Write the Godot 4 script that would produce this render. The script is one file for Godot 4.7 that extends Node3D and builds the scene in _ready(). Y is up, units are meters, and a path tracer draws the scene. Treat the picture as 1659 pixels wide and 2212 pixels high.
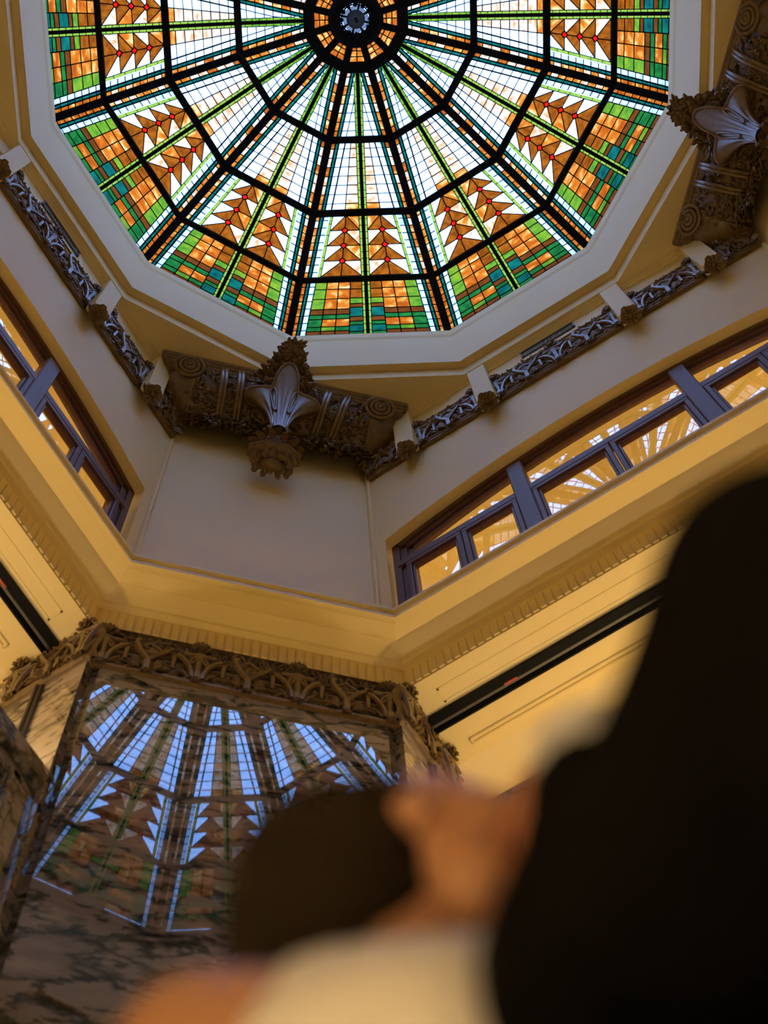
extends Node3D
# A domed marble hall looked up into from the floor: stained glass skylight, carved bronze brackets, marble pier, two people close by.
# Plan and heights are in units of S metres (the skylight opening's radius); h = 0 lies Y0 metres above the floor.
const S := 3.0
const Y0 := 0.35
const GOLD := 0.2588190451   # sin 15
const COS15 := 0.9659258263
# wall distance a and corner (chamfer) distance c of the upper hall
const AU := 1.057
const CU := 1.21
const SOFFIT := 5.10
# lamps
const WARM := Color(1.0, 0.86, 0.54)
const GALLERY_E := 3.1
const ROOM_E := 3.6
const ADDED_SCONCE_E := 0.12
const ADDED_FLOOR_LAMP_E := 24.0
const JAMB_E := 0.4
const SOFT := Color(1.0, 0.89, 0.68)

var rng := RandomNumberGenerator.new()
var used := {}
var M := {}

func P(x: float, h: float, z: float) -> Vector3:
	return Vector3(x * S, h * S + Y0, z * S)

# ---------------------------------------------------------------- mesh builder
class MB:
	var v := PackedVector3Array()
	var n := PackedVector3Array()
	var u := PackedVector2Array()
	var idx := PackedInt32Array()
	# corners run counter-clockwise seen from outside
	func tri(a: Vector3, b: Vector3, c: Vector3) -> void:
		var m := (b - a).cross(c - a).normalized()
		var k := v.size()
		v.append_array(PackedVector3Array([a, b, c]))
		n.append_array(PackedVector3Array([m, m, m]))
		u.append_array(PackedVector2Array([Vector2(0, 0), Vector2(a.distance_to(b), 0), Vector2(0, a.distance_to(c))]))
		idx.append_array(PackedInt32Array([k, k + 2, k + 1]))
	func quad(a: Vector3, b: Vector3, c: Vector3, d: Vector3, uo := Vector2.ZERO) -> void:
		var m := (c - a).cross(d - b).normalized()
		var k := v.size()
		v.append_array(PackedVector3Array([a, b, c, d]))
		n.append_array(PackedVector3Array([m, m, m, m]))
		var w := a.distance_to(b)
		var h := a.distance_to(d)
		u.append_array(PackedVector2Array([uo, uo + Vector2(w, 0), uo + Vector2(w, -h), uo + Vector2(0, -h)]))
		idx.append_array(PackedInt32Array([k, k + 2, k + 1, k, k + 3, k + 2]))
	func poly(p: Array, uo := Vector2.ZERO, us := 1.0) -> void:
		# convex polygon, counter-clockwise from outside
		var m := Vector3.ZERO
		for i in p.size():
			m += (p[i] as Vector3).cross(p[(i + 1) % p.size()])
		m = m.normalized()
		var t: Vector3 = (p[1] - p[0]).normalized()
		var s := m.cross(t)
		var k := v.size()
		for q in p:
			v.append(q)
			n.append(m)
			u.append(uo + Vector2((q - p[0]).dot(t), (q - p[0]).dot(s)) * us)
		for i in range(1, p.size() - 1):
			idx.append_array(PackedInt32Array([k, k + i + 1, k + i]))
	func box(c: Vector3, s: Vector3, b := Basis.IDENTITY, bev := 0.0) -> void:
		var h := s / 2.0
		if bev <= 0.0:
			for ax in 3:
				var e := [b.x * h.x, b.y * h.y, b.z * h.z]
				var w: Vector3 = e[ax]
				var p: Vector3 = e[(ax + 1) % 3]
				var q: Vector3 = e[(ax + 2) % 3]
				quad(c + w - p - q, c + w + p - q, c + w + p + q, c + w - p + q)
				quad(c - w - p - q, c - w - p + q, c - w + p + q, c - w + p - q)
			return
		var g := minf(bev, minf(h.x, minf(h.y, h.z)) * 0.9)
		var e2 := [b.x, b.y, b.z]
		var hh := [h.x, h.y, h.z]
		for ax in 3:
			var i1 := (ax + 1) % 3
			var i2 := (ax + 2) % 3
			var pu: Vector3 = e2[i1] * (hh[i1] - g)
			var pv: Vector3 = e2[i2] * (hh[i2] - g)
			for sg in [1.0, -1.0]:
				var w2: Vector3 = e2[ax] * hh[ax] * sg
				if sg > 0: quad(c + w2 - pu - pv, c + w2 + pu - pv, c + w2 + pu + pv, c + w2 - pu + pv)
				else: quad(c + w2 - pu - pv, c + w2 - pu + pv, c + w2 + pu + pv, c + w2 + pu - pv)
			# edges between face ax and face i1
			for s1 in [1.0, -1.0]:
				for s2 in [1.0, -1.0]:
					var a1: Vector3 = e2[ax] * hh[ax] * s1 + e2[i1] * (hh[i1] - g) * s2
					var a2: Vector3 = e2[ax] * (hh[ax] - g) * s1 + e2[i1] * hh[i1] * s2
					var l: Vector3 = e2[i2] * (hh[i2] - g)
					if s1 * s2 > 0: quad(c + a1 - l, c + a2 - l, c + a2 + l, c + a1 + l)
					else: quad(c + a1 - l, c + a1 + l, c + a2 + l, c + a2 - l)
		for sx in [1.0, -1.0]:
			for sy in [1.0, -1.0]:
				for sz in [1.0, -1.0]:
					var x0: Vector3 = c + b.x * h.x * sx + b.y * (h.y - g) * sy + b.z * (h.z - g) * sz
					var y0: Vector3 = c + b.x * (h.x - g) * sx + b.y * h.y * sy + b.z * (h.z - g) * sz
					var z0: Vector3 = c + b.x * (h.x - g) * sx + b.y * (h.y - g) * sy + b.z * h.z * sz
					if sx * sy * sz > 0: tri(x0, y0, z0)
					else: tri(x0, z0, y0)
	func bx(x0: float, x1: float, y0: float, y1: float, z0: float, z1: float, bev := 0.0) -> void:
		box(Vector3((x0 + x1) / 2, (y0 + y1) / 2, (z0 + z1) / 2), Vector3(absf(x1 - x0), absf(y1 - y0), absf(z1 - z0)), Basis.IDENTITY, bev)
	# rows of points, smooth; outside is where (next column) x (next row) points
	func grid(rows: Array, wrap := false) -> void:
		var k := v.size()
		var w: int = rows[0].size()
		for j in rows.size():
			for i in w:
				v.append(rows[j][i])
				n.append(Vector3.ZERO)
				u.append(Vector2(float(i) / w, float(j) / rows.size()))
		for j in rows.size() - 1:
			for i in (w if wrap else w - 1):
				var a := k + j * w + i
				var b := k + j * w + (i + 1) % w
				var c := b + w
				var d := a + w
				idx.append_array(PackedInt32Array([a, c, b, a, d, c]))
				var m := (v[c] - v[a]).cross(v[d] - v[b])
				n[a] += m; n[b] += m; n[c] += m; n[d] += m
		for i in range(k, v.size()):
			n[i] = n[i].normalized()
	# round rod along a path, radius per point (one number or an array)
	func tube(path: Array, r, sides := 6, flat := 1.0, up := Vector3.UP) -> void:
		var rows := []
		var last := path.size() - 1
		for j in path.size():
			var t: Vector3 = (path[mini(j + 1, last)] - path[maxi(j - 1, 0)]).normalized()
			var a := up.cross(t)
			if a.length() < 0.05: a = Vector3(1, 0.3, 0.2).cross(t)
			a = a.normalized()
			var b := t.cross(a)
			var rr: float = r[j] if r is Array else r
			var row := PackedVector3Array()
			for i in sides:
				var f := TAU * i / sides
				row.append(path[j] + a * cos(f) * rr + b * sin(f) * rr * flat)
			rows.append(row)
		grid(rows, true)
		for e in [0, last]:
			var cap := []
			for i in sides: cap.append(rows[e][i])
			if e == 0: cap.reverse()
			poly(cap)
	# flat strap of width w and thickness th along a path on a surface with normal nn
	func strap(path: Array, w: float, th: float, nn: Vector3) -> void:
		var last := path.size() - 1
		var l := []
		for j in path.size():
			var t: Vector3 = (path[mini(j + 1, last)] - path[maxi(j - 1, 0)]).normalized()
			var a := nn.cross(t).normalized() * w * 0.5
			l.append([path[j] - a * 1.25, path[j] - a * 0.8 + nn * th, path[j] + a * 0.8 + nn * th, path[j] + a * 1.25])
		for j in last:
			for i in 3:
				quad(l[j][i + 1], l[j][i], l[j + 1][i], l[j + 1][i + 1])
	# curled leaf: root, direction, surface normal
	func leaf(p: Vector3, d: Vector3, nn: Vector3, len: float, w: float, lift: float, curl: float) -> void:
		var s := nn.cross(d).normalized()
		var rows := []
		for j in 5:
			var t := j / 4.0
			var ww := w * sin(PI * (0.12 + 0.88 * t) * 0.98) * (1.0 - 0.25 * t)
			var ang := curl * t * t
			var c := p + d * (len * t * cos(ang * 0.5)) + nn * (lift * sin(PI * minf(t * 1.1, 1.0)) + len * 0.35 * sin(ang) * t)
			rows.append(PackedVector3Array([c - s * ww - nn * ww * 0.5, c - s * ww * 0.45 + nn * ww * 0.2, c, c + s * ww * 0.45 + nn * ww * 0.2, c + s * ww - nn * ww * 0.5]))
		rows.reverse()
		grid(rows)
	func scroll(c: Vector3, a: Vector3, b: Vector3, r: float, turns: float, th: float, start := 0.0) -> void:
		var p := []
		var rr := []
		var steps := int(9 * turns) + 3
		for i in steps + 1:
			var t := float(i) / steps
			var f := start + TAU * turns * t
			var q := r * (1.0 - 0.8 * t)
			p.append(c + a * cos(f) * q + b * sin(f) * q)
			rr.append(th * (0.6 + 0.6 * t))
		tube(p, rr, 5, 1.0, a.cross(b))
	func lathe(o: Vector3, ax: Vector3, x: Vector3, prof: Array, sides: int) -> void:
		var z := ax.cross(x)
		var rows := []
		for q in prof:
			var row := PackedVector3Array()
			for i in sides:
				var f := TAU * i / sides
				row.append(o + ax * q.y + (x * cos(f) + z * sin(f)) * q.x)
			rows.append(row)
		grid(rows, true)
	func ball(c: Vector3, r: Vector3, nu := 10, nv := 7, b := Basis.IDENTITY) -> void:
		var rows := []
		for j in nv + 1:
			var g := PI * j / nv
			var row := PackedVector3Array()
			for i in nu:
				var f := TAU * i / nu
				row.append(c + b * Vector3(r.x * sin(g) * cos(f), -r.y * cos(g), -r.z * sin(g) * sin(f)))
			rows.append(row)
		grid(rows, true)
	func mesh(org := Vector3.ZERO) -> ArrayMesh:
		var arr := []
		arr.resize(Mesh.ARRAY_MAX)
		if org != Vector3.ZERO:
			for i in v.size(): v[i] -= org
		for i in n.size():
			if n[i].length_squared() < 0.5: n[i] = Vector3.UP
		arr[Mesh.ARRAY_VERTEX] = v
		arr[Mesh.ARRAY_NORMAL] = n
		arr[Mesh.ARRAY_TEX_UV] = u
		arr[Mesh.ARRAY_INDEX] = idx
		var m := ArrayMesh.new()
		m.add_surface_from_arrays(Mesh.PRIMITIVE_TRIANGLES, arr)
		return m

# ---------------------------------------------------------------- nodes
func numbered(called: String) -> String:
	var k: int = used.get(called, 0)
	used[called] = k + 1
	return called if k == 0 else "%s_%03d" % [called, k]

func thing(called: String, label: String, category: String, at: Vector3, turn := 0.0, group := "") -> Node3D:
	var o := Node3D.new()
	o.name = numbered(called)
	add_child(o)
	o.position = at
	o.rotation.y = turn
	o.set_meta("label", label)
	o.set_meta("category", category)
	if group: o.set_meta("group", group)
	return o

func part(called: String, mesh: Mesh, m: Material, parent: Node3D, label := "") -> MeshInstance3D:
	var o := MeshInstance3D.new()
	o.name = called
	o.mesh = mesh
	o.material_override = null
	for i in mesh.get_surface_count(): o.set_surface_override_material(i, m)
	parent.add_child(o, true)
	if label: o.set_meta("label", label)
	return o

func struct(called: String, label: String, category: String, at := Vector3.ZERO, turn := 0.0) -> Node3D:
	var o := thing(called, label, category, at, turn)
	o.set_meta("kind", "structure")
	return o

# frame of wall k (0 east, 1 north, 2 west, 3 south) or of a corner (k + 0.5): x points out of the hall, z to the right when facing it
func turned(k: float) -> float:
	return k * PI / 2.0

func placed(k: float, a: Vector3) -> Vector3:
	return Basis(Vector3.UP, turned(k)) * a

# ---------------------------------------------------------------- materials
func srgb(r: float, g: float, b: float) -> Color:
	return Color(r, g, b).linear_to_srgb()

func mat(called: String, c: Color, rough := 0.6, metal := 0.0, spec := 0.5) -> StandardMaterial3D:
	var m := StandardMaterial3D.new()
	m.resource_name = called
	m.albedo_color = c
	m.roughness = rough
	m.metallic = metal
	m.metallic_specular = spec
	M[called] = m
	return m

func noise_tex(size: int, noise: FastNoiseLite, stops: Array, colors: Array, normal := false) -> NoiseTexture2D:
	var t := NoiseTexture2D.new()
	t.width = size
	t.height = size
	t.seamless = true
	t.noise = noise
	t.normalize = true
	if normal:
		t.as_normal_map = true
		t.bump_strength = 3.0
	elif colors:
		var g := Gradient.new()
		g.offsets = PackedFloat32Array(stops)
		g.colors = PackedColorArray(colors)
		t.color_ramp = g
	return t

func noise(sd: int, freq: float, kind := FastNoiseLite.FRACTAL_FBM, oct := 4, warp := 0.0, wf := 0.01) -> FastNoiseLite:
	var f := FastNoiseLite.new()
	f.seed = sd
	f.noise_type = FastNoiseLite.TYPE_SIMPLEX_SMOOTH
	f.frequency = freq
	f.fractal_type = kind
	f.fractal_octaves = oct
	if warp > 0.0:
		f.domain_warp_enabled = true
		f.domain_warp_amplitude = warp
		f.domain_warp_frequency = wf
		f.domain_warp_fractal_octaves = 4
	return f

func glass_mats() -> void:
	# art glass: daylight from above shines through it. Each kind in three cuts of one streaky sheet.
	var kinds := {
		"white": [[0.0, 0.5, 1.0], [srgb(.70, .70, .70), srgb(.60, .62, .62), srgb(.50, .54, .55)], 0.02],
		"pearl": [[0.0, 0.4, 0.7, 1.0], [srgb(.40, .41, .41), srgb(.30, .31, .31), srgb(.24, .25, .25), srgb(.13, .15, .15)], 0.012],
		"cream": [[0.0, 0.5, 0.75, 1.0], [srgb(0.431, 0.231, 0.112), srgb(0.4, 0.169, 0.0692), srgb(0.354, 0.1, 0.0269), srgb(0.308, 0.0538, 0.00769)], 0.011],
		"opal": [[0.0, 0.30, 0.48, 0.62, 1.0], [srgb(.44, .21, .065), srgb(.38, .13, .026), srgb(.30, .064, .0055), srgb(.25, .040, .002), srgb(.20, .027, .0013)], 0.012],
		"amber": [[0.0, 0.22, 0.42, 0.6, 1.0], [srgb(.40, .18, .040), srgb(.31, .080, .009), srgb(.25, .040, .0022), srgb(.20, .025, .0013), srgb(.14, .016, .001)], 0.013],
		"brown": [[0.0, 0.35, 0.65, 1.0], [srgb(0.192, 0.0338, 0.00146), srgb(0.135, 0.0215, 0.001), srgb(0.0962, 0.0142, 0.000769), srgb(0.0654, 0.00846, 0.000692)], 0.016],
		"umber": [[0.0, 0.5, 1.0], [srgb(0.0808, 0.0135, 0.00162), srgb(0.06, 0.00962, 0.00123), srgb(0.0423, 0.00654, 0.000923)], 0.02],
		"green": [[0.0, 0.5, 1.0], [srgb(0.00923, 0.0585, 0.00523), srgb(0.00385, 0.0354, 0.00423), srgb(0.00185, 0.0185, 0.00323)], 0.016],
		"lime": [[0.0, 0.5, 1.0], [srgb(0.115, 0.0962, 0.00369), srgb(0.0477, 0.0708, 0.00308), srgb(0.0154, 0.0477, 0.00385)], 0.014],
		"strip": [[0.0, 0.5, 1.0], [srgb(0.162, 0.119, 0.00808), srgb(0.112, 0.108, 0.00808), srgb(0.0538, 0.0846, 0.00654)], 0.03],
		"teal": [[0.0, 0.5, 1.0], [srgb(0.00185, 0.0462, 0.0185), srgb(0.000923, 0.0277, 0.0123), srgb(0.000538, 0.0108, 0.00615)], 0.014],
		"red": [[0.0, 1.0], [srgb(0.323, 0.00269, 0.000769), srgb(0.254, 0.00169, 0.000615)], 0.02],
	}
	var sd := 40
	for k in kinds:
		sd += 7
		var t := noise_tex(256, noise(sd, kinds[k][2], FastNoiseLite.FRACTAL_FBM, 4, 28.0, 0.012), kinds[k][0], kinds[k][1])
		for i in 3:
			var m := mat("%s_glass_%d" % [k, i], Color.WHITE, 0.22)
			m.albedo_texture = t
			m.uv1_scale = Vector3(1.6, 3.2, 1)
			m.uv1_offset = Vector3(0.31 * i, 0.17 * i, 0)
			m.cull_mode = BaseMaterial3D.CULL_DISABLED
			m.backlight_enabled = true
			m.backlight = Color.WHITE

func materials() -> void:
	var paint := mat("cream_paint", srgb(.80, .635, .30), 0.62)
	paint.normal_enabled = true
	paint.normal_texture = noise_tex(256, noise(3, 0.03), [], [], true)
	paint.normal_scale = 0.05
	paint.uv1_triplanar = true
	paint.uv1_world_triplanar = true
	paint.uv1_scale = Vector3.ONE * 1.3
	mat("room_paint", srgb(.80, .70, .46), 0.7)
	var br := mat("carved_bronze", Color.WHITE, 0.30, 0.0, 0.6)
	br.albedo_texture = noise_tex(256, noise(5, 0.03, FastNoiseLite.FRACTAL_FBM, 4), [0.0, 0.5, 1.0], [srgb(.105, .062, .025), srgb(.17, .102, .040), srgb(.24, .150, .060)])
	br.uv1_triplanar = true
	br.cull_mode = BaseMaterial3D.CULL_DISABLED
	br.uv1_scale = Vector3.ONE * 1.7
	mat("bronze_ground", srgb(.165, .100, .039), 0.4)
	mat("steel", srgb(.004, .0042, .005), 0.7, 0.0, 0.2)
	mat("lead", srgb(.005, .0055, .006), 0.7, 0.0, 0.2)
	mat("blue_steel", srgb(.05, .07, .11), 0.5)
	mat("vent_metal", srgb(.055, .065, .075), 0.5)
	var wood := mat("stained_wood", Color.WHITE, 0.45, 0.0, 0.28)
	wood.albedo_texture = noise_tex(256, noise(9, 0.02, FastNoiseLite.FRACTAL_FBM, 4, 12.0, 0.02), [0.0, 1.0], [srgb(.085, .036, .024), srgb(.14, .062, .040)])
	wood.uv1_triplanar = true
	wood.uv1_scale = Vector3(0.9, 4, 4)
	var gl := mat("window_glass", Color(0.95, 0.97, 1.0, 0.06), 0.0, 0.0, 0.42)
	gl.transparency = BaseMaterial3D.TRANSPARENCY_ALPHA
	mat("track_black", srgb(.003, .003, .003), 0.5, 0.0, 0.2)
	mat("track_grey", srgb(.060, .050, .040), 0.4)
	mat("red_tag", srgb(.42, .05, .02), 0.6)
	# marble: warped bands of taupe and grey with dark green-black veins
	for a in [["marble", 21, [srgb(.40, .35, .33), srgb(.31, .275, .265), srgb(.40, .35, .335), srgb(.17, .155, .15), srgb(.035, .039, .039), srgb(.25, .22, .215), srgb(.45, .39, .365)]],
			["pale_marble", 33, [srgb(.62, .52, .43), srgb(.56, .45, .37), srgb(.60, .50, .41), srgb(.50, .40, .33), srgb(.27, .23, .20), srgb(.54, .44, .36), srgb(.64, .54, .45)]],
			["dark_marble", 57, [srgb(.24, .19, .155), srgb(.11, .098, .082), srgb(.21, .17, .14), srgb(.060, .056, .047), srgb(.024, .025, .023), srgb(.13, .11, .09), srgb(.26, .205, .165)]]]:
		var m := mat(a[0], Color.WHITE, 0.015, 0.0, 0.38)
		m.albedo_texture = noise_tex(1024, noise(a[1], 0.0042, FastNoiseLite.FRACTAL_FBM, 6, 95.0, 0.006), [0.0, 0.28, 0.40, 0.47, 0.53, 0.60, 1.0], a[2])
		m.uv1_scale = Vector3(0.30, 0.62, 1)
		m.detail_enabled = true
		m.detail_uv_layer = BaseMaterial3D.DETAIL_UV_1
		m.detail_blend_mode = BaseMaterial3D.BLEND_MODE_MIX
		var ridge := noise(a[1] + 1, 0.0075, FastNoiseLite.FRACTAL_RIDGED, 4, 70.0, 0.008)
		m.detail_albedo = noise_tex(1024, ridge, [0.0, 0.68, 0.78, 1.0], [Color(.12, .12, .115, 0), Color(.14, .135, .125, 0), Color(.15, .15, .14, .8), Color(.10, .11, .105, .95)])
	var tm: StandardMaterial3D = M.marble.duplicate()
	tm.resource_name = "trim_marble"
	tm.uv1_triplanar = true
	tm.uv1_world_triplanar = true
	tm.uv1_triplanar_sharpness = 4.0
	tm.uv1_scale = Vector3(0.45, 0.45, 0.45)
	M.trim_marble = tm
	# people
	mat("skin", srgb(.46, .235, .125), 0.5)
	mat("pink_skin", srgb(.48, .22, .13), 0.5)
	mat("dark_hair", srgb(.0030, .0023, .0018), 0.8, 0.0, 0.0)
	mat("black_hair", srgb(.010, .008, .006), 0.5)
	mat("ivory_dress", srgb(.85, .82, .78), 0.7)
	mat("black_wool", srgb(.0011, .0011, .0012), 0.95, 0.0, 0.0)
	mat("white_cotton", srgb(.78, .78, .78), 0.7)
	mat("shoe_black", srgb(.01, .01, .01), 0.3)
	mat("eye", srgb(.03, .02, .015), 0.2)
	mat("lip", srgb(.40, .12, .09), 0.5)
	var sh := mat("lamp_shade", srgb(.75, .66, .50), 0.8)
	sh.backlight_enabled = true
	sh.backlight = Color(1, .9, .75)
	sh.cull_mode = BaseMaterial3D.CULL_DISABLED
	mat("floor_stone", srgb(.22, .18, .13), 0.35)
	for a in [["gallery_lamp_glow", Color(1.0, .72, .36), 4.0], ["sconce_lamp_glow", Color(1.0, .72, .38), 4.0]]:
		var m := mat(a[0], Color(1, .9, .75), 0.5)
		m.emission_enabled = true
		m.emission = a[1]
		m.emission_energy_multiplier = a[2]
	var bg := mat("boss_glass", srgb(.035, .045, .040), 0.2)
	bg.backlight_enabled = true
	bg.backlight = srgb(.042, .038, .030)
	glass_mats()

# ---------------------------------------------------------------- eight-sided and twelve-sided sweeps
# corners of the chamfered square with wall distance a and corner distance c, counter-clockwise seen from above, from the east wall's north end
func octagon(a: float, c: float, h: float) -> Array:
	var b := c * sqrt(2.0) - a
	var p := []
	for k in 4:
		var bs := Basis(Vector3.UP, turned(k))
		p.append(bs * P(a, h, b))
		p.append(bs * P(a, h, -b))
	return p   # order: east-south end, east-north end, north-east end, north-west end ...

func dodecagon(r: float, h: float) -> Array:
	var p := []
	for i in 12:
		var f := deg_to_rad(15.0 + 30.0 * i)
		p.append(P(r * cos(f), h, -r * sin(f)))
	return p

# inside faces: profile runs from low/outer to high; looking from the hall
func sweep(mb: MB, loops: Array, closed := false) -> void:
	var m: int = loops.size()
	for j in (m if closed else m - 1):
		var A: Array = loops[j]
		var B: Array = loops[(j + 1) % m]
		var w := A.size()
		for i in w:
			var k := (i + 1) % w
			mb.quad(A[k], A[i], B[i], B[k])

# ---------------------------------------------------------------- the hall
func build_hall() -> void:
	# floor
	var f := struct("floor", "pale stone floor of the hall", "floor", Vector3(0, 0, 0))
	var mb := MB.new()
	mb.bx(-9, 9, -0.2, 0, -9, 9)
	part("slab", mb.mesh(), M.floor_stone, f)
	# upper walls with an arched opening each
	var side := ["east", "north", "west", "south"]
	for k in 4:
		upper_wall(k, side[k])
		lower_wall(k, side[k])
		gallery(k, side[k])
		if k < 2: window(k, side[k])
		else: blind_window(k)
	var cs := ["northeast", "northwest", "southwest", "southeast"]
	for k in 4:
		corner_wall(k + 0.5, cs[k])
		pier(k + 0.5, cs[k])
	cornice()
	ceiling()

func arch_h(z: float) -> float:
	# segmental arch over the window: springing 4.225 at z = 0.615, crown 4.36
	return 4.36 - (1.468 - sqrt(maxf(1.468 * 1.468 - z * z, 0.0)))

func upper_wall(k: int, nm: String) -> void:
	var lab := {"east": "cream plaster wall around the arched window beside the carved capital's east opening", "north": "cream plaster wall around the arched window above the panelled marble wall", "west": "cream plaster wall facing the east window", "south": "cream plaster wall facing the north window"}
	var a := P(AU, 3.40, 0)
	var o := struct("wall_" + nm, lab[nm], "wall", placed(k, a), turned(k))
	var mb := MB.new()
	var b := CU * sqrt(2.0) - AU
	var zo := 0.615
	var x := AU
	var xb := AU + 0.055
	# side pieces
	for s in [-1.0, 1.0]:
		var q := [P(x, 3.40, s * zo), P(x, 3.40, s * b), P(x, 5.12, s * b), P(x, 5.12, s * zo)]
		if s < 0: mb.quad(q[1], q[0], q[3], q[2])
		else: mb.quad(q[0], q[1], q[2], q[3])
		# jamb of the opening
		var j := [P(x, 3.40, s * zo), P(xb, 3.40, s * zo), P(xb, arch_h(zo), s * zo), P(x, arch_h(zo), s * zo)]
		if s > 0: mb.quad(j[1], j[0], j[3], j[2])
		else: mb.quad(j[0], j[1], j[2], j[3])
	var nseg := 24
	for i in nseg:
		var z0 := lerpf(-zo, zo, float(i) / nseg)
		var z1 := lerpf(-zo, zo, float(i + 1) / nseg)
		mb.quad(P(x, arch_h(z0), z0), P(x, arch_h(z1), z1), P(x, 5.12, z1), P(x, 5.12, z0))
		mb.quad(P(x, arch_h(z1), z1), P(x, arch_h(z0), z0), P(xb, arch_h(z0), z0), P(xb, arch_h(z1), z1))
	part("plaster", mb.mesh(a), M.cream_paint, o)
	# corner strips beside the chamfered corners
	mb = MB.new()
	for s in [-1.0, 1.0]:
		mb.box(P(AU + 0.001, 4.25, s * (b - 0.004)), Vector3(0.05, 1.72 * S, 0.05), Basis(Vector3.UP, PI / 8 * s), 0.012)
	part("corner_strip", mb.mesh(a), M.cream_paint, o)
	# moulded steps and fascia under the ceiling
	mb = MB.new()
	for st in [[1.009, 5.094, 5.115], [1.0155, 5.088, 5.100], [1.022, 5.081, 5.094], [1.030, 4.955, 5.088]]:
		mb.bx(st[0] * S, (AU + 0.004) * S, st[1] * S + Y0, st[2] * S + Y0, -b * S, b * S, 0.012)
	part("ceiling_moulding", mb.mesh(a), M.cream_paint, o)

func corner_wall(k: float, nm: String) -> void:
	var lab := {"northeast": "plain cream plaster corner wall under the carved bracket, above the marble pier", "northwest": "cream plaster corner wall beyond the north window", "southwest": "cream plaster corner wall opposite the marble pier", "southeast": "cream plaster corner wall beyond the east window"}
	var a := P(CU, 3.40, 0)
	var o := struct("wall_" + nm, lab[nm], "wall", placed(k, a), turned(k))
	var w := AU * sqrt(2.0) - CU
	var mb := MB.new()
	mb.bx(CU * S, (CU + 0.03) * S, 3.40 * S + Y0, 5.12 * S + Y0, -w * S, w * S)
	part("plaster", mb.mesh(a), M.cream_paint, o)

func cornice() -> void:
	var o := struct("trim_1", "cream moulded cornice ledge running round the hall below the windows", "cornice", P(0, 3.27, 0))
	var org := P(0, 3.27, 0)
	var prof := [[1.063, 1.180, 3.268], [1.063, 1.180, 3.357], [1.050, 1.167, 3.360], [1.047, 1.164, 3.368], [1.005, 1.127, 3.380], [1.002, 1.124, 3.374], [0.966, 1.084, 3.362], [0.963, 1.080, 3.352], [0.955, 1.072, 3.348], [0.953, 1.070, 3.338], [0.9430, 1.0594, 3.334], [0.9450, 1.0614, 3.353], [0.953, 1.0695, 3.354], [0.953, 1.0695, 3.375], [0.9430, 1.0594, 3.376], [0.9450, 1.0614, 3.395], [1.07, 1.225, 3.404]]
	var loops := []
	for q in prof: loops.append(octagon(q[0], q[1], q[2]))
	var mb := MB.new()
	sweep(mb, loops)
	part("ledge", mb.mesh(org), M.cream_paint, o)
	# upright flutes of the frieze, and crossed ribbons in the ledge's hollow: on the three sides in view
	var fl := MB.new()
	var pts := []
	var hh := 0.235
	var ww := 0.017
	var face := []
	var back := []
	for i in 7:
		var t := PI * i / 6.0
		face.append(Vector3(-0.008, hh - ww + ww * sin(t), ww * cos(t)))
	face.append(Vector3(-0.008, 0, -ww))
	face.append(Vector3(-0.008, 0, ww))
	for q in face: back.append(Vector3(0.004, q.y if q.y < 0.001 else q.y + 0.003, q.z * 1.2))
	for i in face.size():
		var j := (i + 1) % face.size()
		fl.quad(back[i], back[j], face[j], face[i])
	fl.poly(face)
	var flute := fl.mesh()
	var rb := MB.new()
	for s in [-1.0, 1.0]:
		rb.tube([Vector3(0.006, -0.022, -0.04 * s), Vector3(-0.010, 0, 0), Vector3(0.006, 0.022, 0.04 * s)], [0.006, 0.009, 0.006], 5)
	rb.tube([Vector3(0.008, 0, -0.088), Vector3(0.0, 0, -0.03), Vector3(0.0, 0, 0.03), Vector3(0.008, 0, 0.088)], [0.010, 0.014, 0.014, 0.010], 5)
	var ribbon := rb.mesh()
	for k in [0.0, 0.5, 1.0]:
		var corner: bool = k == 0.5
		var d: float = 1.180 if corner else 1.063
		var half: float = (1.063 * sqrt(2.0) - 1.18 if corner else 1.18 * sqrt(2.0) - 1.063) * S
		var cnt := int(half * 2 / 0.0555)
		for i in cnt:
			var z := (i + 0.5 - cnt / 2.0) * 0.0555
			var m := part("flute", flute, M.cream_paint, o)
			m.position = placed(k, Vector3(d * S, 3.27 * S + Y0, z)) - org
			m.rotation.y = turned(k)
		d = 1.0695 if corner else 0.953
		half = (0.953 * sqrt(2.0) - 1.0695 if corner else 1.0695 * sqrt(2.0) - 0.953) * S
		cnt = int(half * 2 / 0.18)
		for i in cnt:
			var z := (i + 0.5 - cnt / 2.0) * 0.18
			var m := part("ribbon_tie", ribbon, M.cream_paint, o)
			m.position = placed(k, Vector3(d * S, 3.365 * S + Y0, z)) - org
			m.rotation.y = turned(k)

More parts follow.
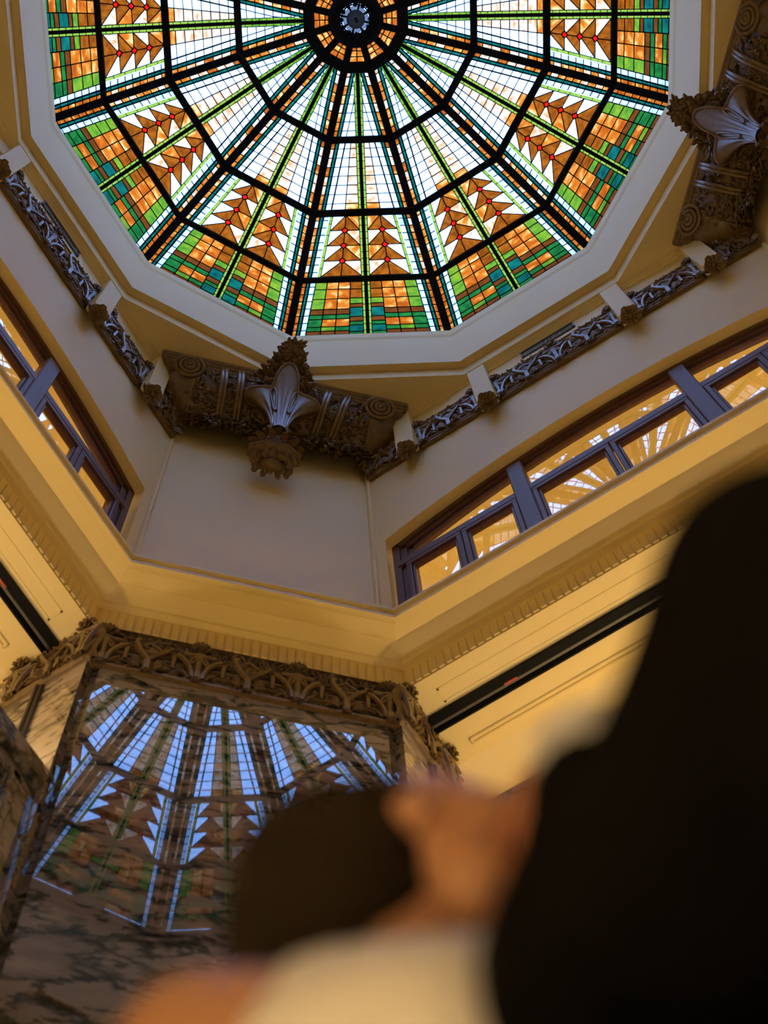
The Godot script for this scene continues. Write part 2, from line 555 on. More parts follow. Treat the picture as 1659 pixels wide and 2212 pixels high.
func ceiling() -> void:
	var org := P(0, SOFFIT, 0)
	var o := struct("ceiling", "cream plaster ceiling with a stepped twelve-sided ring round the skylight", "ceiling", org)
	var mb := MB.new()
	# flat ceiling between the walls and the ring
	var angs := []
	for i in 72: angs.append(i * 5.0)
	for q in octagon(AU + 0.02, CU + 0.02, 0):
		angs.append(fposmod(rad_to_deg(atan2(-q.z, q.x)), 360.0))
	angs.sort()
	var inner := []
	var outer := []
	for g in angs:
		var f := deg_to_rad(g)
		var loc := fposmod(g + 15.0, 30.0) - 15.0
		var ri := 1.035 * COS15 / cos(deg_to_rad(loc))
		var l4 := fposmod(g + 45.0, 90.0) - 45.0
		var ro := (AU + 0.02) / cos(deg_to_rad(l4))
		var lc := fposmod(g, 90.0) - 45.0
		ro = minf(ro, (CU + 0.02) / cos(deg_to_rad(lc)))
		inner.append(P(ri * cos(f), SOFFIT, -ri * sin(f)))
		outer.append(P(ro * cos(f), SOFFIT, -ro * sin(f)))
	sweep(mb, [outer, inner])
	part("flat_ceiling", mb.mesh(org), M.cream_paint, o)
	mb = MB.new()
	sweep(mb, [dodecagon(1.035, SOFFIT), dodecagon(1.035, 5.184), dodecagon(1.0095, 5.180), dodecagon(1.0095, 5.174), dodecagon(1.004, 5.515), dodecagon(0.999, 5.535), dodecagon(1.0, 5.582), dodecagon(1.0, 5.60), dodecagon(1.16, 5.62), dodecagon(1.16, 6.06)])
	part("ring_shaft", mb.mesh(org), M.cream_paint, o)
	# roof over the ceiling
	mb = MB.new()
	sweep(mb, [dodecagon(1.17, 6.06), dodecagon(1.17, 5.64), octagon_as12(1.5, 5.64), octagon_as12(1.5, 5.0)])
	part("roof", mb.mesh(org), M.floor_stone, o)

func octagon_as12(a: float, h: float) -> Array:
	var p := []
	for i in 12:
		var f := deg_to_rad(15.0 + 30.0 * i)
		p.append(P(a * cos(f), h, -a * sin(f)))
	return p

# ---------------------------------------------------------------- windows in the upper walls
func window(k: int, nm: String) -> void:
	var x := 1.092
	var org := P(x, 3.42, 0)
	var lab := {"east": "wide arched window in dark wood, over the opening with the bright gallery", "north": "wide arched window in dark wood, over the panelled marble wall"}
	var o := struct("window_%d" % (k + 1), lab[nm], "window", placed(k, org), turned(k))
	var y := func(h): return h * S + Y0
	var xw := x * S
	var zo := 0.612
	# arched head and side jambs: three nested profiles
	var mb := MB.new()
	var n := 26
	var steps := [[0.0, -0.02, 0.06], [0.018, -0.0, 0.05], [0.034, 0.02, 0.05]]
	for st in steps:
		var d: float = st[0]
		var xf: float = xw + st[1]
		var wd: float = 0.020
		var pts := [[zo - d, 3.41]]
		for i in n + 1:
			var z := lerpf(zo - d, -(zo - d), float(i) / n)
			pts.append([z, arch_h(z * zo / (zo - d)) - d])
		pts.append([-(zo - d), 3.41])
		for i in pts.size() - 1:
			var a: Array = pts[i]
			var b: Array = pts[i + 1]
			var dir := Vector2(b[0] - a[0], b[1] - a[1]).normalized()
			var inn := Vector2(dir.y, -dir.x) * -wd
			if inn.dot(Vector2(-a[0], 4.0 - a[1])) < 0: inn = -inn
			var a2 := [a[0] + inn.x, a[1] + inn.y]
			var b2 := [b[0] + inn.x, b[1] + inn.y]
			if i > 0 and i < pts.size() - 2:
				a2 = [a[0] * (zo - d - wd) / (zo - d), a[1] - wd]
				b2 = [b[0] * (zo - d - wd) / (zo - d), b[1] - wd]
			var A := Vector3(xf, y.call(a[1]), a[0] * S)
			var B := Vector3(xf, y.call(b[1]), b[0] * S)
			var A2 := Vector3(xf, y.call(a2[1]), a2[0] * S)
			var B2 := Vector3(xf, y.call(b2[1]), b2[0] * S)
			var dx := Vector3(0.05, 0, 0)
			mb.quad(A, B, B2, A2)
			mb.quad(A2, B2, B2 + dx, A2 + dx)
	part("frame", mb.mesh(org), M.stained_wood, o)
	# transom, mullions
	mb = MB.new()
	mb.bx(xw - 0.03, xw + 0.06, y.call(4.052), y.call(4.092), -0.60 * S, 0.60 * S, 0.008)
	part("transom", mb.mesh(org), M.stained_wood, o)
	for s in [-1.0, 1.0]:
		mb = MB.new()
		mb.bx(xw - 0.035, xw + 0.06, y.call(3.41), y.call(arch_h(0.24) - 0.040), (s * 0.24 - 0.022) * S, (s * 0.24 + 0.022) * S, 0.008)
		part("mullion", mb.mesh(org), M.stained_wood, o)
	# three lower bays of two casements, three arched lights above
	var bays := [[-0.578, -0.262], [-0.218, 0.218], [0.262, 0.578]]
	for q in bays:
		var z0: float = q[0]
		var z1: float = q[1]
		var zm := (z0 + z1) / 2
		for half in [[z0, zm - 0.001], [zm + 0.001, z1]]:
			mb = MB.new()
			var fw := 0.014
			var a0: float = half[0]
			var a1: float = half[1]
			var t := 4.052
			var b := 3.41
			mb.bx(xw - 0.028, xw + 0.03, y.call(t - 0.020), y.call(t), a0 * S, a1 * S, 0.006)
			mb.bx(xw - 0.010, xw + 0.03, y.call(t - 0.034), y.call(t - 0.019), (a0 + fw) * S, (a1 - fw) * S, 0.005)
			mb.bx(xw - 0.028, xw + 0.03, y.call(b), y.call(b + 0.03), a0 * S, a1 * S, 0.006)
			for e in [[a0, a0 + fw], [a1 - fw, a1]]:
				mb.bx(xw - 0.028, xw + 0.03, y.call(b + 0.03), y.call(t - 0.019), e[0] * S, e[1] * S, 0.006)
			for e in [[a0 + fw, a0 + fw + 0.007], [a1 - fw - 0.007, a1 - fw]]:
				mb.bx(xw - 0.010, xw + 0.03, y.call(b + 0.03), y.call(t - 0.033), e[0] * S, e[1] * S, 0.004)
			var sash := part("sash", mb.mesh(org), M.stained_wood, o)
			mb = MB.new()
			mb.quad(Vector3(xw + 0.012, y.call(b + 0.03), (a0 + fw) * S), Vector3(xw + 0.012, y.call(b + 0.03), (a1 - fw) * S), Vector3(xw + 0.012, y.call(t - 0.03), (a1 - fw) * S), Vector3(xw + 0.012, y.call(t - 0.03), (a0 + fw) * S))
			part("pane", mb.mesh(org), M.window_glass, sash)
		mb = MB.new()
		var pl := []
		var e0 := z0 - 0.02
		var e1 := z1 + 0.02
		pl.append(Vector3(xw + 0.03, y.call(4.08), e0 * S))
		for i in 9:
			var z := lerpf(e0, e1, i / 8.0)
			pl.append(Vector3(xw + 0.03, y.call(arch_h(z) - 0.03), z * S))
		pl.append(Vector3(xw + 0.03, y.call(4.08), e1 * S))
		pl.reverse()
		mb.poly(pl)
		part("pane", mb.mesh(org), M.window_glass, o)
	# the room behind the window
	var rm := struct("wall_%s_room" % nm, {"east": "yellow plaster room seen through the east arched window", "north": "yellow plaster room seen through the north arched window"}[nm], "room", placed(k, P(1.14, 3.40, 0)), turned(k))
	mb = MB.new()
	room(mb, 1.118, 1.75, 3.39, 4.62, 0.95)
	# wall between hall and room, round the window
	var xb := 1.118
	for s in [-1.0, 1.0]:
		mb.bx(AU * S + 0.02, xb * S + 0.02, y.call(3.39), y.call(4.62), s * 0.618 * S, s * 0.95 * S)
	for i in 12:
		var za := lerpf(-0.615, 0.615, i / 12.0)
		var zb := lerpf(-0.615, 0.615, (i + 1) / 12.0)
		mb.quad(Vector3(xb * S, y.call(arch_h(zb)), zb * S), Vector3(xb * S, y.call(arch_h(za)), za * S), Vector3(xb * S, y.call(4.62), za * S), Vector3(xb * S, y.call(4.62), zb * S))
	part("plaster", mb.mesh(P(1.14, 3.40, 0)), M.room_paint, rm)
	ceiling_lamp(k, nm, -0.55)
	ceiling_lamp(k, nm, 0.55)

func room(mb: MB, x0: float, x1: float, h0: float, h1: float, zh: float) -> void:
	# inside faces of a box, open towards the hall
	var a := P(x0, h0, -zh); var b := P(x1, h0, -zh); var c := P(x1, h0, zh); var d := P(x0, h0, zh)
	var e := P(x0, h1, -zh); var f := P(x1, h1, -zh); var g := P(x1, h1, zh); var h := P(x0, h1, zh)
	mb.quad(a, d, c, b)
	mb.quad(e, f, g, h)
	mb.quad(a, b, f, e)
	mb.quad(d, h, g, c)
	mb.quad(b, c, g, f)

func blind_window(k: int) -> void:
	# west and south windows, behind the camera: closed shutters of dark wood
	var org := P(1.09, 3.42, 0)
	var o := struct("window_%d" % (k + 1), ["dark wood shutters closing the west arch", "dark wood shutters closing the south arch"][k - 2], "window", placed(k, org), turned(k))
	var mb := MB.new()
	for i in 4:
		var z := -0.4625 + 0.3083 * i
		mb.bx(1.085 * S, 1.10 * S, 3.41 * S + Y0, 4.40 * S + Y0, (z - 0.151) * S, (z + 0.151) * S, 0.01)
	part("shutter", mb.mesh(org), M.stained_wood, o)

# ---------------------------------------------------------------- lower storey
func pier(k: float, nm: String) -> void:
	var org := P(1.2, 0, 0)
	org.y = 0.0
	var lab := {"northeast": "polished grey veined marble corner pier mirroring the skylight", "northwest": "marble corner pier beyond the panelled marble wall", "southwest": "marble corner pier facing the mirroring one", "southeast": "marble corner pier beyond the east opening"}
	var o := struct("wall_%s_pier" % nm, lab[nm], "pier", placed(k, org), turned(k))
	var top := 3.28 * S + Y0
	var q := [Vector2(1.197, .2835), Vector2(1.204, .296), Vector2(1.189, .310), Vector2(1.372, .493)]
	var pc := func(p: Vector2, s: float, yy: float): return Vector3(p.x * S, yy, p.y * s * S)
	var front := MB.new()
	front.quad(pc.call(q[0], -1, 0), pc.call(q[0], 1, 0), pc.call(q[0], 1, top), pc.call(q[0], -1, top), Vector2(0.4, 0.3))
	part("front_slab", front.mesh(org), M.marble, o)
	for s in [-1.0, 1.0]:
		var mbs := MB.new()
		for i in 2:
			var a = pc.call(q[i], s, 0)
			var b = pc.call(q[i + 1], s, 0)
			var c = pc.call(q[i + 1], s, top)
			var d = pc.call(q[i], s, top)
			if s > 0: mbs.quad(a, b, c, d, Vector2(1.7 + i, 0.2))
			else: mbs.quad(b, a, d, c, Vector2(2.1 + i, 0.9))
		part("edge_strip", mbs.mesh(org), M.dark_marble, o)
		mbs = MB.new()
		var a2 = pc.call(q[2], s, 0); var b2 = pc.call(q[3], s, 0); var c2 = pc.call(q[3], s, top); var d2 = pc.call(q[2], s, top)
		if s > 0: mbs.quad(a2, b2, c2, d2, Vector2(0.3, 1.3))
		else: mbs.quad(b2, a2, d2, c2, Vector2(1.2, 0.5))
		part("jamb_slab", mbs.mesh(org), M.pale_marble, o)

func lower_wall(k: int, nm: String) -> void:
	# marble wall between the piers, up to the gallery opening
	var org := P(1.07, 0, 0)
	org.y = 0
	var lab := {"east": "grey marble wall below the bright gallery opening", "north": "panelled marble wall with raised frames beside the pier", "west": "marble wall behind the camera facing east", "south": "marble wall behind the camera facing north"}
	var o := struct("wall_%s_marble" % nm, lab[nm], "wall", placed(k, org), turned(k))
	var top := 2.62 * S + Y0
	var zj := 0.624 * S
	var x := 1.075 * S
	var mb := MB.new()
	mb.quad(Vector3(x, 0, -zj), Vector3(x, 0, zj), Vector3(x, top, zj), Vector3(x, top, -zj), Vector2(0.2, 0.7))
	mb.quad(Vector3(x, top, -zj), Vector3(x, top, zj), Vector3(x + 0.35, top, zj), Vector3(x + 0.35, top, -zj))
	mb.quad(Vector3(x + 0.35, top - 0.5, zj), Vector3(x + 0.35, top - 0.5, -zj), Vector3(x + 0.35, top, -zj), Vector3(x + 0.35, top, zj))
	part("wall_slab", mb.mesh(org), M.marble, o)
	mb = MB.new()
	mb.bx(x - 0.05, x + 0.02, top - 0.16, top + 0.01, -zj, zj, 0.012)
	part("coping", mb.mesh(org), M.trim_marble, o)
	# raised frames: two wide panels side by side, one above the other
	for row in [[top - 0.98, top - 0.30], [top - 2.9, top - 1.25], [top - 5.6, top - 3.15]]:
		for c in [[-zj + 0.13, -0.12], [0.12, zj - 0.13]]:
			frame_panel(o, org, x, row[0], row[1], c[0], c[1])

func frame_panel(o: Node3D, org: Vector3, x: float, y0: float, y1: float, z0: float, z1: float) -> void:
	var mb := MB.new()
	var t := 0.10
	for st in [[0.0, t, 0.03], [0.022, t - 0.03, 0.055]]:
		var e: float = st[0]
		var w: float = st[1]
		var d: float = st[2]
		mb.bx(x - d, x + 0.01, y0 + e, y0 + e + w, z0 + e, z1 - e, 0.012)
		mb.bx(x - d, x + 0.01, y1 - e - w, y1 - e, z0 + e, z1 - e, 0.012)
		mb.bx(x - d, x + 0.01, y0 + e, y1 - e, z0 + e, z0 + e + w, 0.012)
		mb.bx(x - d, x + 0.01, y0 + e, y1 - e, z1 - e - w, z1 - e, 0.012)
	part("panel_frame", mb.mesh(org), M.trim_marble, o)
	mb = MB.new()
	mb.quad(Vector3(x - 0.012, y0 + t, z0 + t), Vector3(x - 0.012, y0 + t, z1 - t), Vector3(x - 0.012, y1 - t, z1 - t), Vector3(x - 0.012, y1 - t, z0 + t), Vector2(y0, z0))
	part("panel", mb.mesh(org), M.dark_marble, o)

func gallery(k: int, nm: String) -> void:
	# lintel soffit over the opening and the lit gallery behind it
	var org := P(1.27, 2.6, 0)
	var lab := {"east": "bright yellow gallery behind the east opening, lit from below", "north": "yellow gallery behind the north opening", "west": "gallery behind the west opening", "south": "gallery behind the south opening"}
	var o := struct("wall_%s_gallery" % nm, lab[nm], "gallery", placed(k, org), turned(k))
	var mb := MB.new()
	var y := func(h): return h * S + Y0
	var zj := 0.63
	# soffit slab
	mb.bx(1.066 * S, 1.27 * S, y.call(3.268), y.call(3.46), -0.70 * S, 0.70 * S)
	part("lintel", mb.mesh(org), M.cream_paint, o)
	# sunk moulded panel frames on the soffit's two strips
	mb = MB.new()
	for z in [[-0.555, 0.555]]:
		panel_lines(mb, 1.098 * S, 1.134 * S, z[0] * S, z[1] * S, y.call(3.268), 0.004)
		panel_lines(mb, 1.228 * S, 1.244 * S, z[0] * S, z[1] * S, y.call(3.268), 0.014)
	part("soffit_moulding", mb.mesh(org), M.cream_paint, o)
	mb = MB.new()
	room(mb, 1.265, 2.1, 2.45, 3.45, 0.645)
	part("plaster", mb.mesh(org), M.cream_paint, o)
	# crown moulding along the gallery's ceiling
	mb = MB.new()
	for s in [-1.0, 1.0]:
		mb.bx(1.265 * S, 2.1 * S, y.call(3.405), y.call(3.452), s * 0.648 * S, s * 0.622 * S, 0.01)
		mb.bx(1.265 * S, 2.1 * S, y.call(3.43), y.call(3.452), s * 0.63 * S, s * 0.598 * S, 0.01)
	mb.bx(2.07 * S, 2.1 * S, y.call(3.40), y.call(3.452), -0.645 * S, 0.645 * S, 0.01)
	part("crown_moulding", mb.mesh(org), M.cream_paint, o)
	if k < 2:
		gallery_lamp(k, nm)
		jamb_lamp(k, nm, -1.0)
		jamb_lamp(k, nm, 1.0)

func panel_lines(mb: MB, x0: float, x1: float, z0: float, z1: float, y: float, d: float) -> void:
	for q in [[x0, x0 + 0.016, z0, z1], [x1 - 0.016, x1, z0, z1], [x0, x1, z0, z0 + 0.016], [x0, x1, z1 - 0.016, z1]]:
		mb.bx(q[0], q[1], y - d, y + 0.01, q[2], q[3], d * 0.4)

# ---------------------------------------------------------------- lamps
func gallery_lamp(k: int, nm: String) -> void:
	# long trough lamp standing behind the marble wall, shining up
	var at := P(1.46, 2.50, 0)
	var lab := {"east": "long trough lamp behind the marble wall of the east gallery", "north": "long trough lamp behind the marble wall of the north gallery", "west": "long trough lamp in the west gallery", "south": "long trough lamp in the south gallery"}
	var o := thing("gallery_lamp", lab[nm], "lamp", placed(k, at), turned(k))
	var mb := MB.new()
	mb.bx(-0.09, 0.09, 0, 0.03, -1.5, 1.5)
	mb.bx(-0.10, -0.08, 0, 0.14, -1.5, 1.5)
	mb.bx(0.08, 0.10, 0, 0.14, -1.5, 1.5)
	part("trough", mb.mesh(), M.steel, o)
	mb = MB.new()
	mb.bx(-0.05, 0.05, 0.04, 0.08, -1.45, 1.45)
	part("lamp_tube", mb.mesh(), M.gallery_lamp_glow, o)
	var l := AreaLight3D.new()
	l.name = "light"
	l.area_size = Vector2(0.12, 2.9)
	l.light_color = WARM
	l.light_energy = GALLERY_E
	l.shadow_enabled = true
	l.area_range = 30.0
	o.add_child(l)
	l.position = Vector3(0, 0.15, 0)
	l.rotation = Vector3(PI / 2, 0, 0)

func jamb_lamp(k: int, nm: String, s: float) -> void:
	# small uplight on the marble wall's top, at the foot of the jamb
	var at := P(1.205, 2.605, s * 0.575)
	at.y = 2.62 * S + Y0
	var l0: String = {"east": "small uplight on top of the marble wall, bright gallery's side", "north": "small uplight on top of the panelled marble wall"}[nm]
	var o := thing("jamb_lamp", l0, "lamp", placed(k, at), turned(k), "uplights at the jambs, %s" % nm)
	var mb := MB.new()
	mb.lathe(Vector3.ZERO, Vector3.UP, Vector3.RIGHT, [Vector2(0.0, 0.0), Vector2(0.05, 0.0), Vector2(0.06, 0.05), Vector2(0.055, 0.05), Vector2(0.045, 0.01), Vector2(0.0, 0.01)], 14)
	part("cup", mb.mesh(), M.steel, o)
	mb = MB.new()
	mb.ball(Vector3(0, 0.06, 0), Vector3.ONE * 0.03, 10, 7)
	part("lamp_bulb", mb.mesh(), M.sconce_lamp_glow, o)
	var l := OmniLight3D.new()
	l.name = "light"
	l.light_color = SOFT
	l.light_energy = JAMB_E
	l.light_size = 0.03
	l.omni_range = 20.0
	l.omni_attenuation = 2.0
	l.shadow_enabled = true
	o.add_child(l)
	l.position = Vector3(0, 0.06, 0)

func ceiling_lamp(k: int, nm: String, z: float) -> void:
	var at := P(1.58, 4.615, z)
	var o := thing("ceiling_lamp", {"east": "flat ceiling lamp in the room behind the wide window, gallery side", "north": "flat ceiling lamp in the room behind the wide window, marble wall side"}[nm], "lamp", placed(k, at), turned(k), "ceiling lamps behind the %s window" % nm)
	var mb := MB.new()
	mb.lathe(Vector3.ZERO, Vector3.DOWN, Vector3.RIGHT, [Vector2(0.0, 0.0), Vector2(0.26, 0.0), Vector2(0.26, 0.05), Vector2(0.24, 0.06)], 20)
	part("housing", mb.mesh(), M.steel, o)
	mb = MB.new()
	mb.lathe(Vector3.ZERO, Vector3.DOWN, Vector3.RIGHT, [Vector2(0.24, 0.055), Vector2(0.2, 0.08), Vector2(0.0, 0.09)], 20)
	part("lamp_glass", mb.mesh(), M.sconce_lamp_glow, o)
	var l := AreaLight3D.new()
	l.name = "light"
	l.area_size = Vector2(0.4, 0.4)
	l.light_color = WARM
	l.light_energy = ROOM_E
	l.shadow_enabled = true
	l.area_range = 20.0
	o.add_child(l)
	l.position = Vector3(0, -0.12, 0)
	l.rotation = Vector3(-PI / 2, 0, 0)

func added_sconces() -> void:
	# unseen bowl lamps added on the marble walls, for warm light from below
	for q in [[0, -1.0], [0, 1.0], [1, -1.0], [1, 1.0], [2, -1.0], [2, 1.0], [3, -1.0], [3, 1.0]]:
		var k: int = q[0]
		var at := Vector3(1.075 * S - 0.16, 2.55, q[1])
		var o := thing("added_wall_lamp", "added unseen bronze bowl lamp on the marble wall, shining upwards", "lamp", placed(k, at), turned(k), "added bowl lamps on the marble walls")
		var mb := MB.new()
		mb.lathe(Vector3.ZERO, Vector3.UP, Vector3.RIGHT, [Vector2(0.0, -0.12), Vector2(0.08, -0.10), Vector2(0.14, -0.03), Vector2(0.16, 0.04), Vector2(0.15, 0.04), Vector2(0.12, -0.02), Vector2(0.0, -0.06)], 18)
		mb.bx(0.10, 0.19, -0.10, -0.04, -0.03, 0.03, 0.008)
		part("bowl", mb.mesh(), M.carved_bronze, o)
		mb = MB.new()
		mb.ball(Vector3(0, 0.04, 0), Vector3(0.05, 0.06, 0.05), 10, 7)
		part("lamp_bulb", mb.mesh(), M.sconce_lamp_glow, o)
		var l := OmniLight3D.new()
		l.name = "light"
		l.light_color = WARM
		l.light_energy = ADDED_SCONCE_E
		l.light_size = 0.06
		l.omni_range = 40.0
		l.omni_attenuation = 2.0
		l.shadow_enabled = true
		o.add_child(l)
		l.position = Vector3(0, 0.04, 0)

func added_floor_lamps() -> void:
	# two shaded standing lamps added out of view, to light couple and cornice
	for q in [[Vector3(-1.25, 0, -1.1), "added unseen standing lamp with a cloth shade near the west marble wall"], [Vector3(-1.0, 0, 1.35), "added unseen standing lamp with a cloth shade near the south marble wall"]]:
		var o := thing("added_floor_lamp", q[1], "lamp", q[0])
		var mb := MB.new()
		mb.lathe(Vector3.ZERO, Vector3.UP, Vector3.RIGHT, [Vector2(0.0, 0.0), Vector2(0.17, 0.0), Vector2(0.17, 0.02), Vector2(0.03, 0.05), Vector2(0.0, 0.05)], 20)
		part("base", mb.mesh(), M.carved_bronze, o)
		mb = MB.new()
		mb.tube([Vector3(0, 0.04, 0), Vector3(0, 1.42, 0)], 0.014, 10, 1.0, Vector3.RIGHT)
		part("pole", mb.mesh(), M.carved_bronze, o)
		mb = MB.new()
		mb.lathe(Vector3.ZERO, Vector3.UP, Vector3.RIGHT, [Vector2(0.24, 1.36), Vector2(0.16, 1.68), Vector2(0.0, 1.70)], 24)
		part("lamp_shade", mb.mesh(), M.lamp_shade, o)
		mb = MB.new()
		mb.ball(Vector3(0, 1.50, 0), Vector3(0.05, 0.07, 0.05), 10, 7)
		part("lamp_bulb", mb.mesh(), M.sconce_lamp_glow, o)
		var l := OmniLight3D.new()
		l.name = "light"
		l.light_color = SOFT
		l.light_energy = ADDED_FLOOR_LAMP_E
		l.light_size = 0.06
		l.omni_range = 40.0
		l.omni_attenuation = 2.0
		l.shadow_enabled = true
		o.add_child(l)
		l.position = Vector3(0, 1.50, 0)

# ---------------------------------------------------------------- stained glass skylight
var pane_rows := []   # [polygon in (d, q) metres, kind, part name]

func inset(p: Array, g: float) -> Array:
	# convex polygon moved in by g on each side; empty when too small
	var n := p.size()
	var area := 0.0
	for i in n: area += p[i].cross(p[(i + 1) % n])
	var s := 1.0 if area > 0 else -1.0
	var out := []
	for i in n:
		var a: Vector2 = p[(i + n - 1) % n]
		var b: Vector2 = p[i]
		var c: Vector2 = p[(i + 1) % n]
		var d1 := (b - a).normalized()
		var d2 := (c - b).normalized()
		var n1 := Vector2(-d1.y, d1.x) * s
		var n2 := Vector2(-d2.y, d2.x) * s
		var m := n1 + n2
		var l := m.length_squared()
		if l < 0.02: return []
		out.append(b + m * (2.0 * g / l))
	var ar := 0.0
	for i in n: ar += out[i].cross(out[(i + 1) % n])
	if ar * area <= 0 or absf(ar) < 0.00008: return []
	for i in n:
		if (out[(i + 1) % n] - out[i]).dot(p[(i + 1) % n] - p[i]) <= 0: return []
	return out

func clean(p: Array) -> Array:
	var out := []
	for q in p:
		if out.is_empty() or (out[-1] as Vector2).distance_to(q) > 0.004: out.append(q)
	if out.size() > 1 and (out[0] as Vector2).distance_to(out[-1]) <= 0.004: out.pop_back()
	return out

# one half panel: w0, w1 half widths at the inner and outer ring, L its length; returns [[polygon, kind, name]]
func half_panel(ring: int, w0: float, w1: float, L: float) -> Array:
	var res := []
	var W := func(t): return lerpf(w0, w1, t)
	var rr := RandomNumberGenerator.new()
	rr.seed = 100 + ring
	var add := func(d00, d01, d10, d11, t0, t1, kind, nm):
		# inner edge from d00 to d01 at t0, outer edge from d10 to d11 at t1
		var p: Array = clean([Vector2(d00, t0 * L), Vector2(d01, t0 * L), Vector2(d11, t1 * L), Vector2(d10, t1 * L)])
		if p.size() >= 3: res.append([p, kind, nm])
	# distance from the middle of the columns that follow the rib
	var E := [0.036, 0.080, 0.087, 0.115, 0.122, 0.182]
	var m0 := 0.015
	var m1 := 0.043
	var out := func(i, t): return W.call(t) - E[i]
	if ring == 0:      # next to the boss: two columns of amber squares
		for r in 4:
			var a := r / 4.0
			var b := (r + 1) / 4.0
			add.call(0.0, maxf(W.call(a) - 0.03, 0.01), 0.0, maxf(W.call(b) - 0.03, 0.01), a, b, ["amber", "opal", "amber", "amber"][r], "amber_pane")
		return res
	var nb: int = [0, 8, 8, 9, 9][ring]
	var wk := "border_pane"
	for r in nb:
		var a := float(r) / nb
		var b := float(r + 1) / nb
		var kb: String = ["cream", "opal", "amber", "opal", "cream"][rr.randi() % 5]
		if ring == 4: kb = ["amber", "opal", "amber"][rr.randi() % 3]
		add.call(out.call(1, a), out.call(0, a), out.call(1, b), out.call(0, b), a, b, kb, "border_pane")
		if ring >= 3:
			add.call(out.call(5, a), out.call(4, a), out.call(5, b), out.call(4, b), a, b, "pearl", "white_border_pane")
	for st in [[1, 2, "lead"], [2, 3, "teal"], [3, 4, "lead"]]:
		if st[2] == "teal":
			for r in nb:
				var a := float(r) / nb
				var b := float(r + 1) / nb
				add.call(out.call(3, a), out.call(2, a), out.call(3, b), out.call(2, b), a, b, "teal", "teal_strip")
		else:
			add.call(out.call(st[1], 0.0), out.call(st[0], 0.0), out.call(st[1], 1.0), out.call(st[0], 1.0), 0.0, 1.0, "lead", "")
	# light green strips beside the middle bar
	var gs := 5
	for r in gs * 2:
		var a := r / (gs * 2.0)
		var b := (r + 1) / (gs * 2.0)
		var lim := func(t): return out.call(4, t)
		add.call(minf(m0, lim.call(a)), minf(m1, lim.call(a)), minf(m0, lim.call(b)), minf(m1, lim.call(b)), a, b, "strip" if ring > 1 else "lime", "green_strip")
	if ring == 1:
		for r in nb:
			var a := float(r) / nb
			var b := float(r + 1) / nb
			var i0 = maxf(m1, out.call(5, a)); var i1 = maxf(m1, out.call(5, b))
			var o0 = maxf(m1, out.call(4, a)); var o1 = maxf(m1, out.call(4, b))
			add.call(i0, o0, i1, o1, a, b, "white", "inner_white_pane")
			add.call(m1, i0, m1, i1, a, b, "white", "inner_white_pane")
	elif ring == 2:
		for r in nb:
			var a := float(r) / nb
			var b := float(r + 1) / nb
			var e := func(t): return out.call(4, t) - 0.062
			add.call(e.call(a), out.call(4, a), e.call(b), out.call(4, b), a, b, "white", "white_pane")
			var md := func(t): return m1 + (e.call(t) - 0.004 - m1) * 0.5
			add.call(md.call(a), e.call(a) - 0.006, md.call(b), e.call(b) - 0.006, a, b, "white", "white_pane")
			add.call(m1, md.call(a), m1, md.call(b), a, b, "cream" if rr.randf() < 0.72 else "opal", "cream_pane")
		add.call(out.call(4, 0.0) - 0.068, out.call(4, 0.0) - 0.062, out.call(4, 1.0) - 0.068, out.call(4, 1.0) - 0.062, 0.0, 1.0, "lead", "")
	elif ring == 3:
		# feather trees inside a light green frame
		var g := 0.034
		var fo := func(t): return out.call(5, t) - 0.003
		var fi := func(t): return fo.call(t) - g
		var ta := g / L
		var tb := 1.0 - g / L
		for r in 6:
			var a := r / 6.0
			var b := (r + 1) / 6.0
			add.call(fi.call(a), fo.call(a), fi.call(b), fo.call(b), a, b, "strip", "green_strip")
		var ax := func(t): return (m1 + fi.call(t)) * 0.5
		for q in [[0.0, ta], [tb, 1.0]]:
			add.call(m1, ax.call(q[0]), m1, ax.call(q[1]), q[0], q[1], "strip", "green_strip")
			add.call(ax.call(q[0]), fi.call(q[0]), ax.call(q[1]), fi.call(q[1]), q[0], q[1], "strip", "green_strip")
		var j := 0.037
		for r in 4:
			var t0 := lerpf(ta, tb, r / 4.0)
			var t1 := lerpf(ta, tb, (r + 1) / 4.0)
			var A := Vector2(ax.call(t0), t0 * L)
			var B := Vector2(ax.call(t1), t1 * L)
			var I0 := Vector2(m1, t0 * L); var I1 := Vector2(m1, t1 * L)
			var O0 := Vector2(fi.call(t0), t0 * L); var O1 := Vector2(fi.call(t1), t1 * L)
			var jt := j if r > 0 else 0.0
			var jb := j if r < 3 else 0.0
			var dn := (B - A).normalized()
			# brown halves, cut by the jewels above and below
			var sI := (I1 - A).normalized()
			var sO := (O1 - A).normalized()
			var c := 0.72
			res.append([clean([A + dn * jt, B - dn * jb, B + (I1 - B).normalized() * jb, I1, A + sI * jt * c]), "brown", "feather_pane"])
			res.append([clean([A + dn * jt, A + sO * jt * c, O1, B + (O1 - B).normalized() * jb, B - dn * jb]), "brown", "feather_pane"])
			res.append([clean([A + (I0 - A).normalized() * jt, A + sI * jt * c, I1, I0]), "cream" if r % 2 else "opal", "opal_triangle_pane"])
			res.append([clean([A + (O0 - A).normalized() * jt, O0, O1, A + sO * jt * c]), "white", "white_triangle_pane"])
			if r > 0:
				var sd := (O0 - A).normalized() * j
				res.append([[A - dn * j, A + sd, A + dn * j, A - sd], "red", "red_jewel"])
	else:
		# plaid: rows of the three outer columns and of the column beside the middle bar
		var ye := [750, 835, 918, 1005, 1050, 1088, 1152, 1188, 1220, 1265, 1300]
		var kA := ["opal", "opal", "amber", "umber", "green", "amber", "lime", "umber", "amber", "white"]
		var kB := ["opal", "amber", "opal", "umber", "green", "amber", "green", "umber", "opal", "white"]
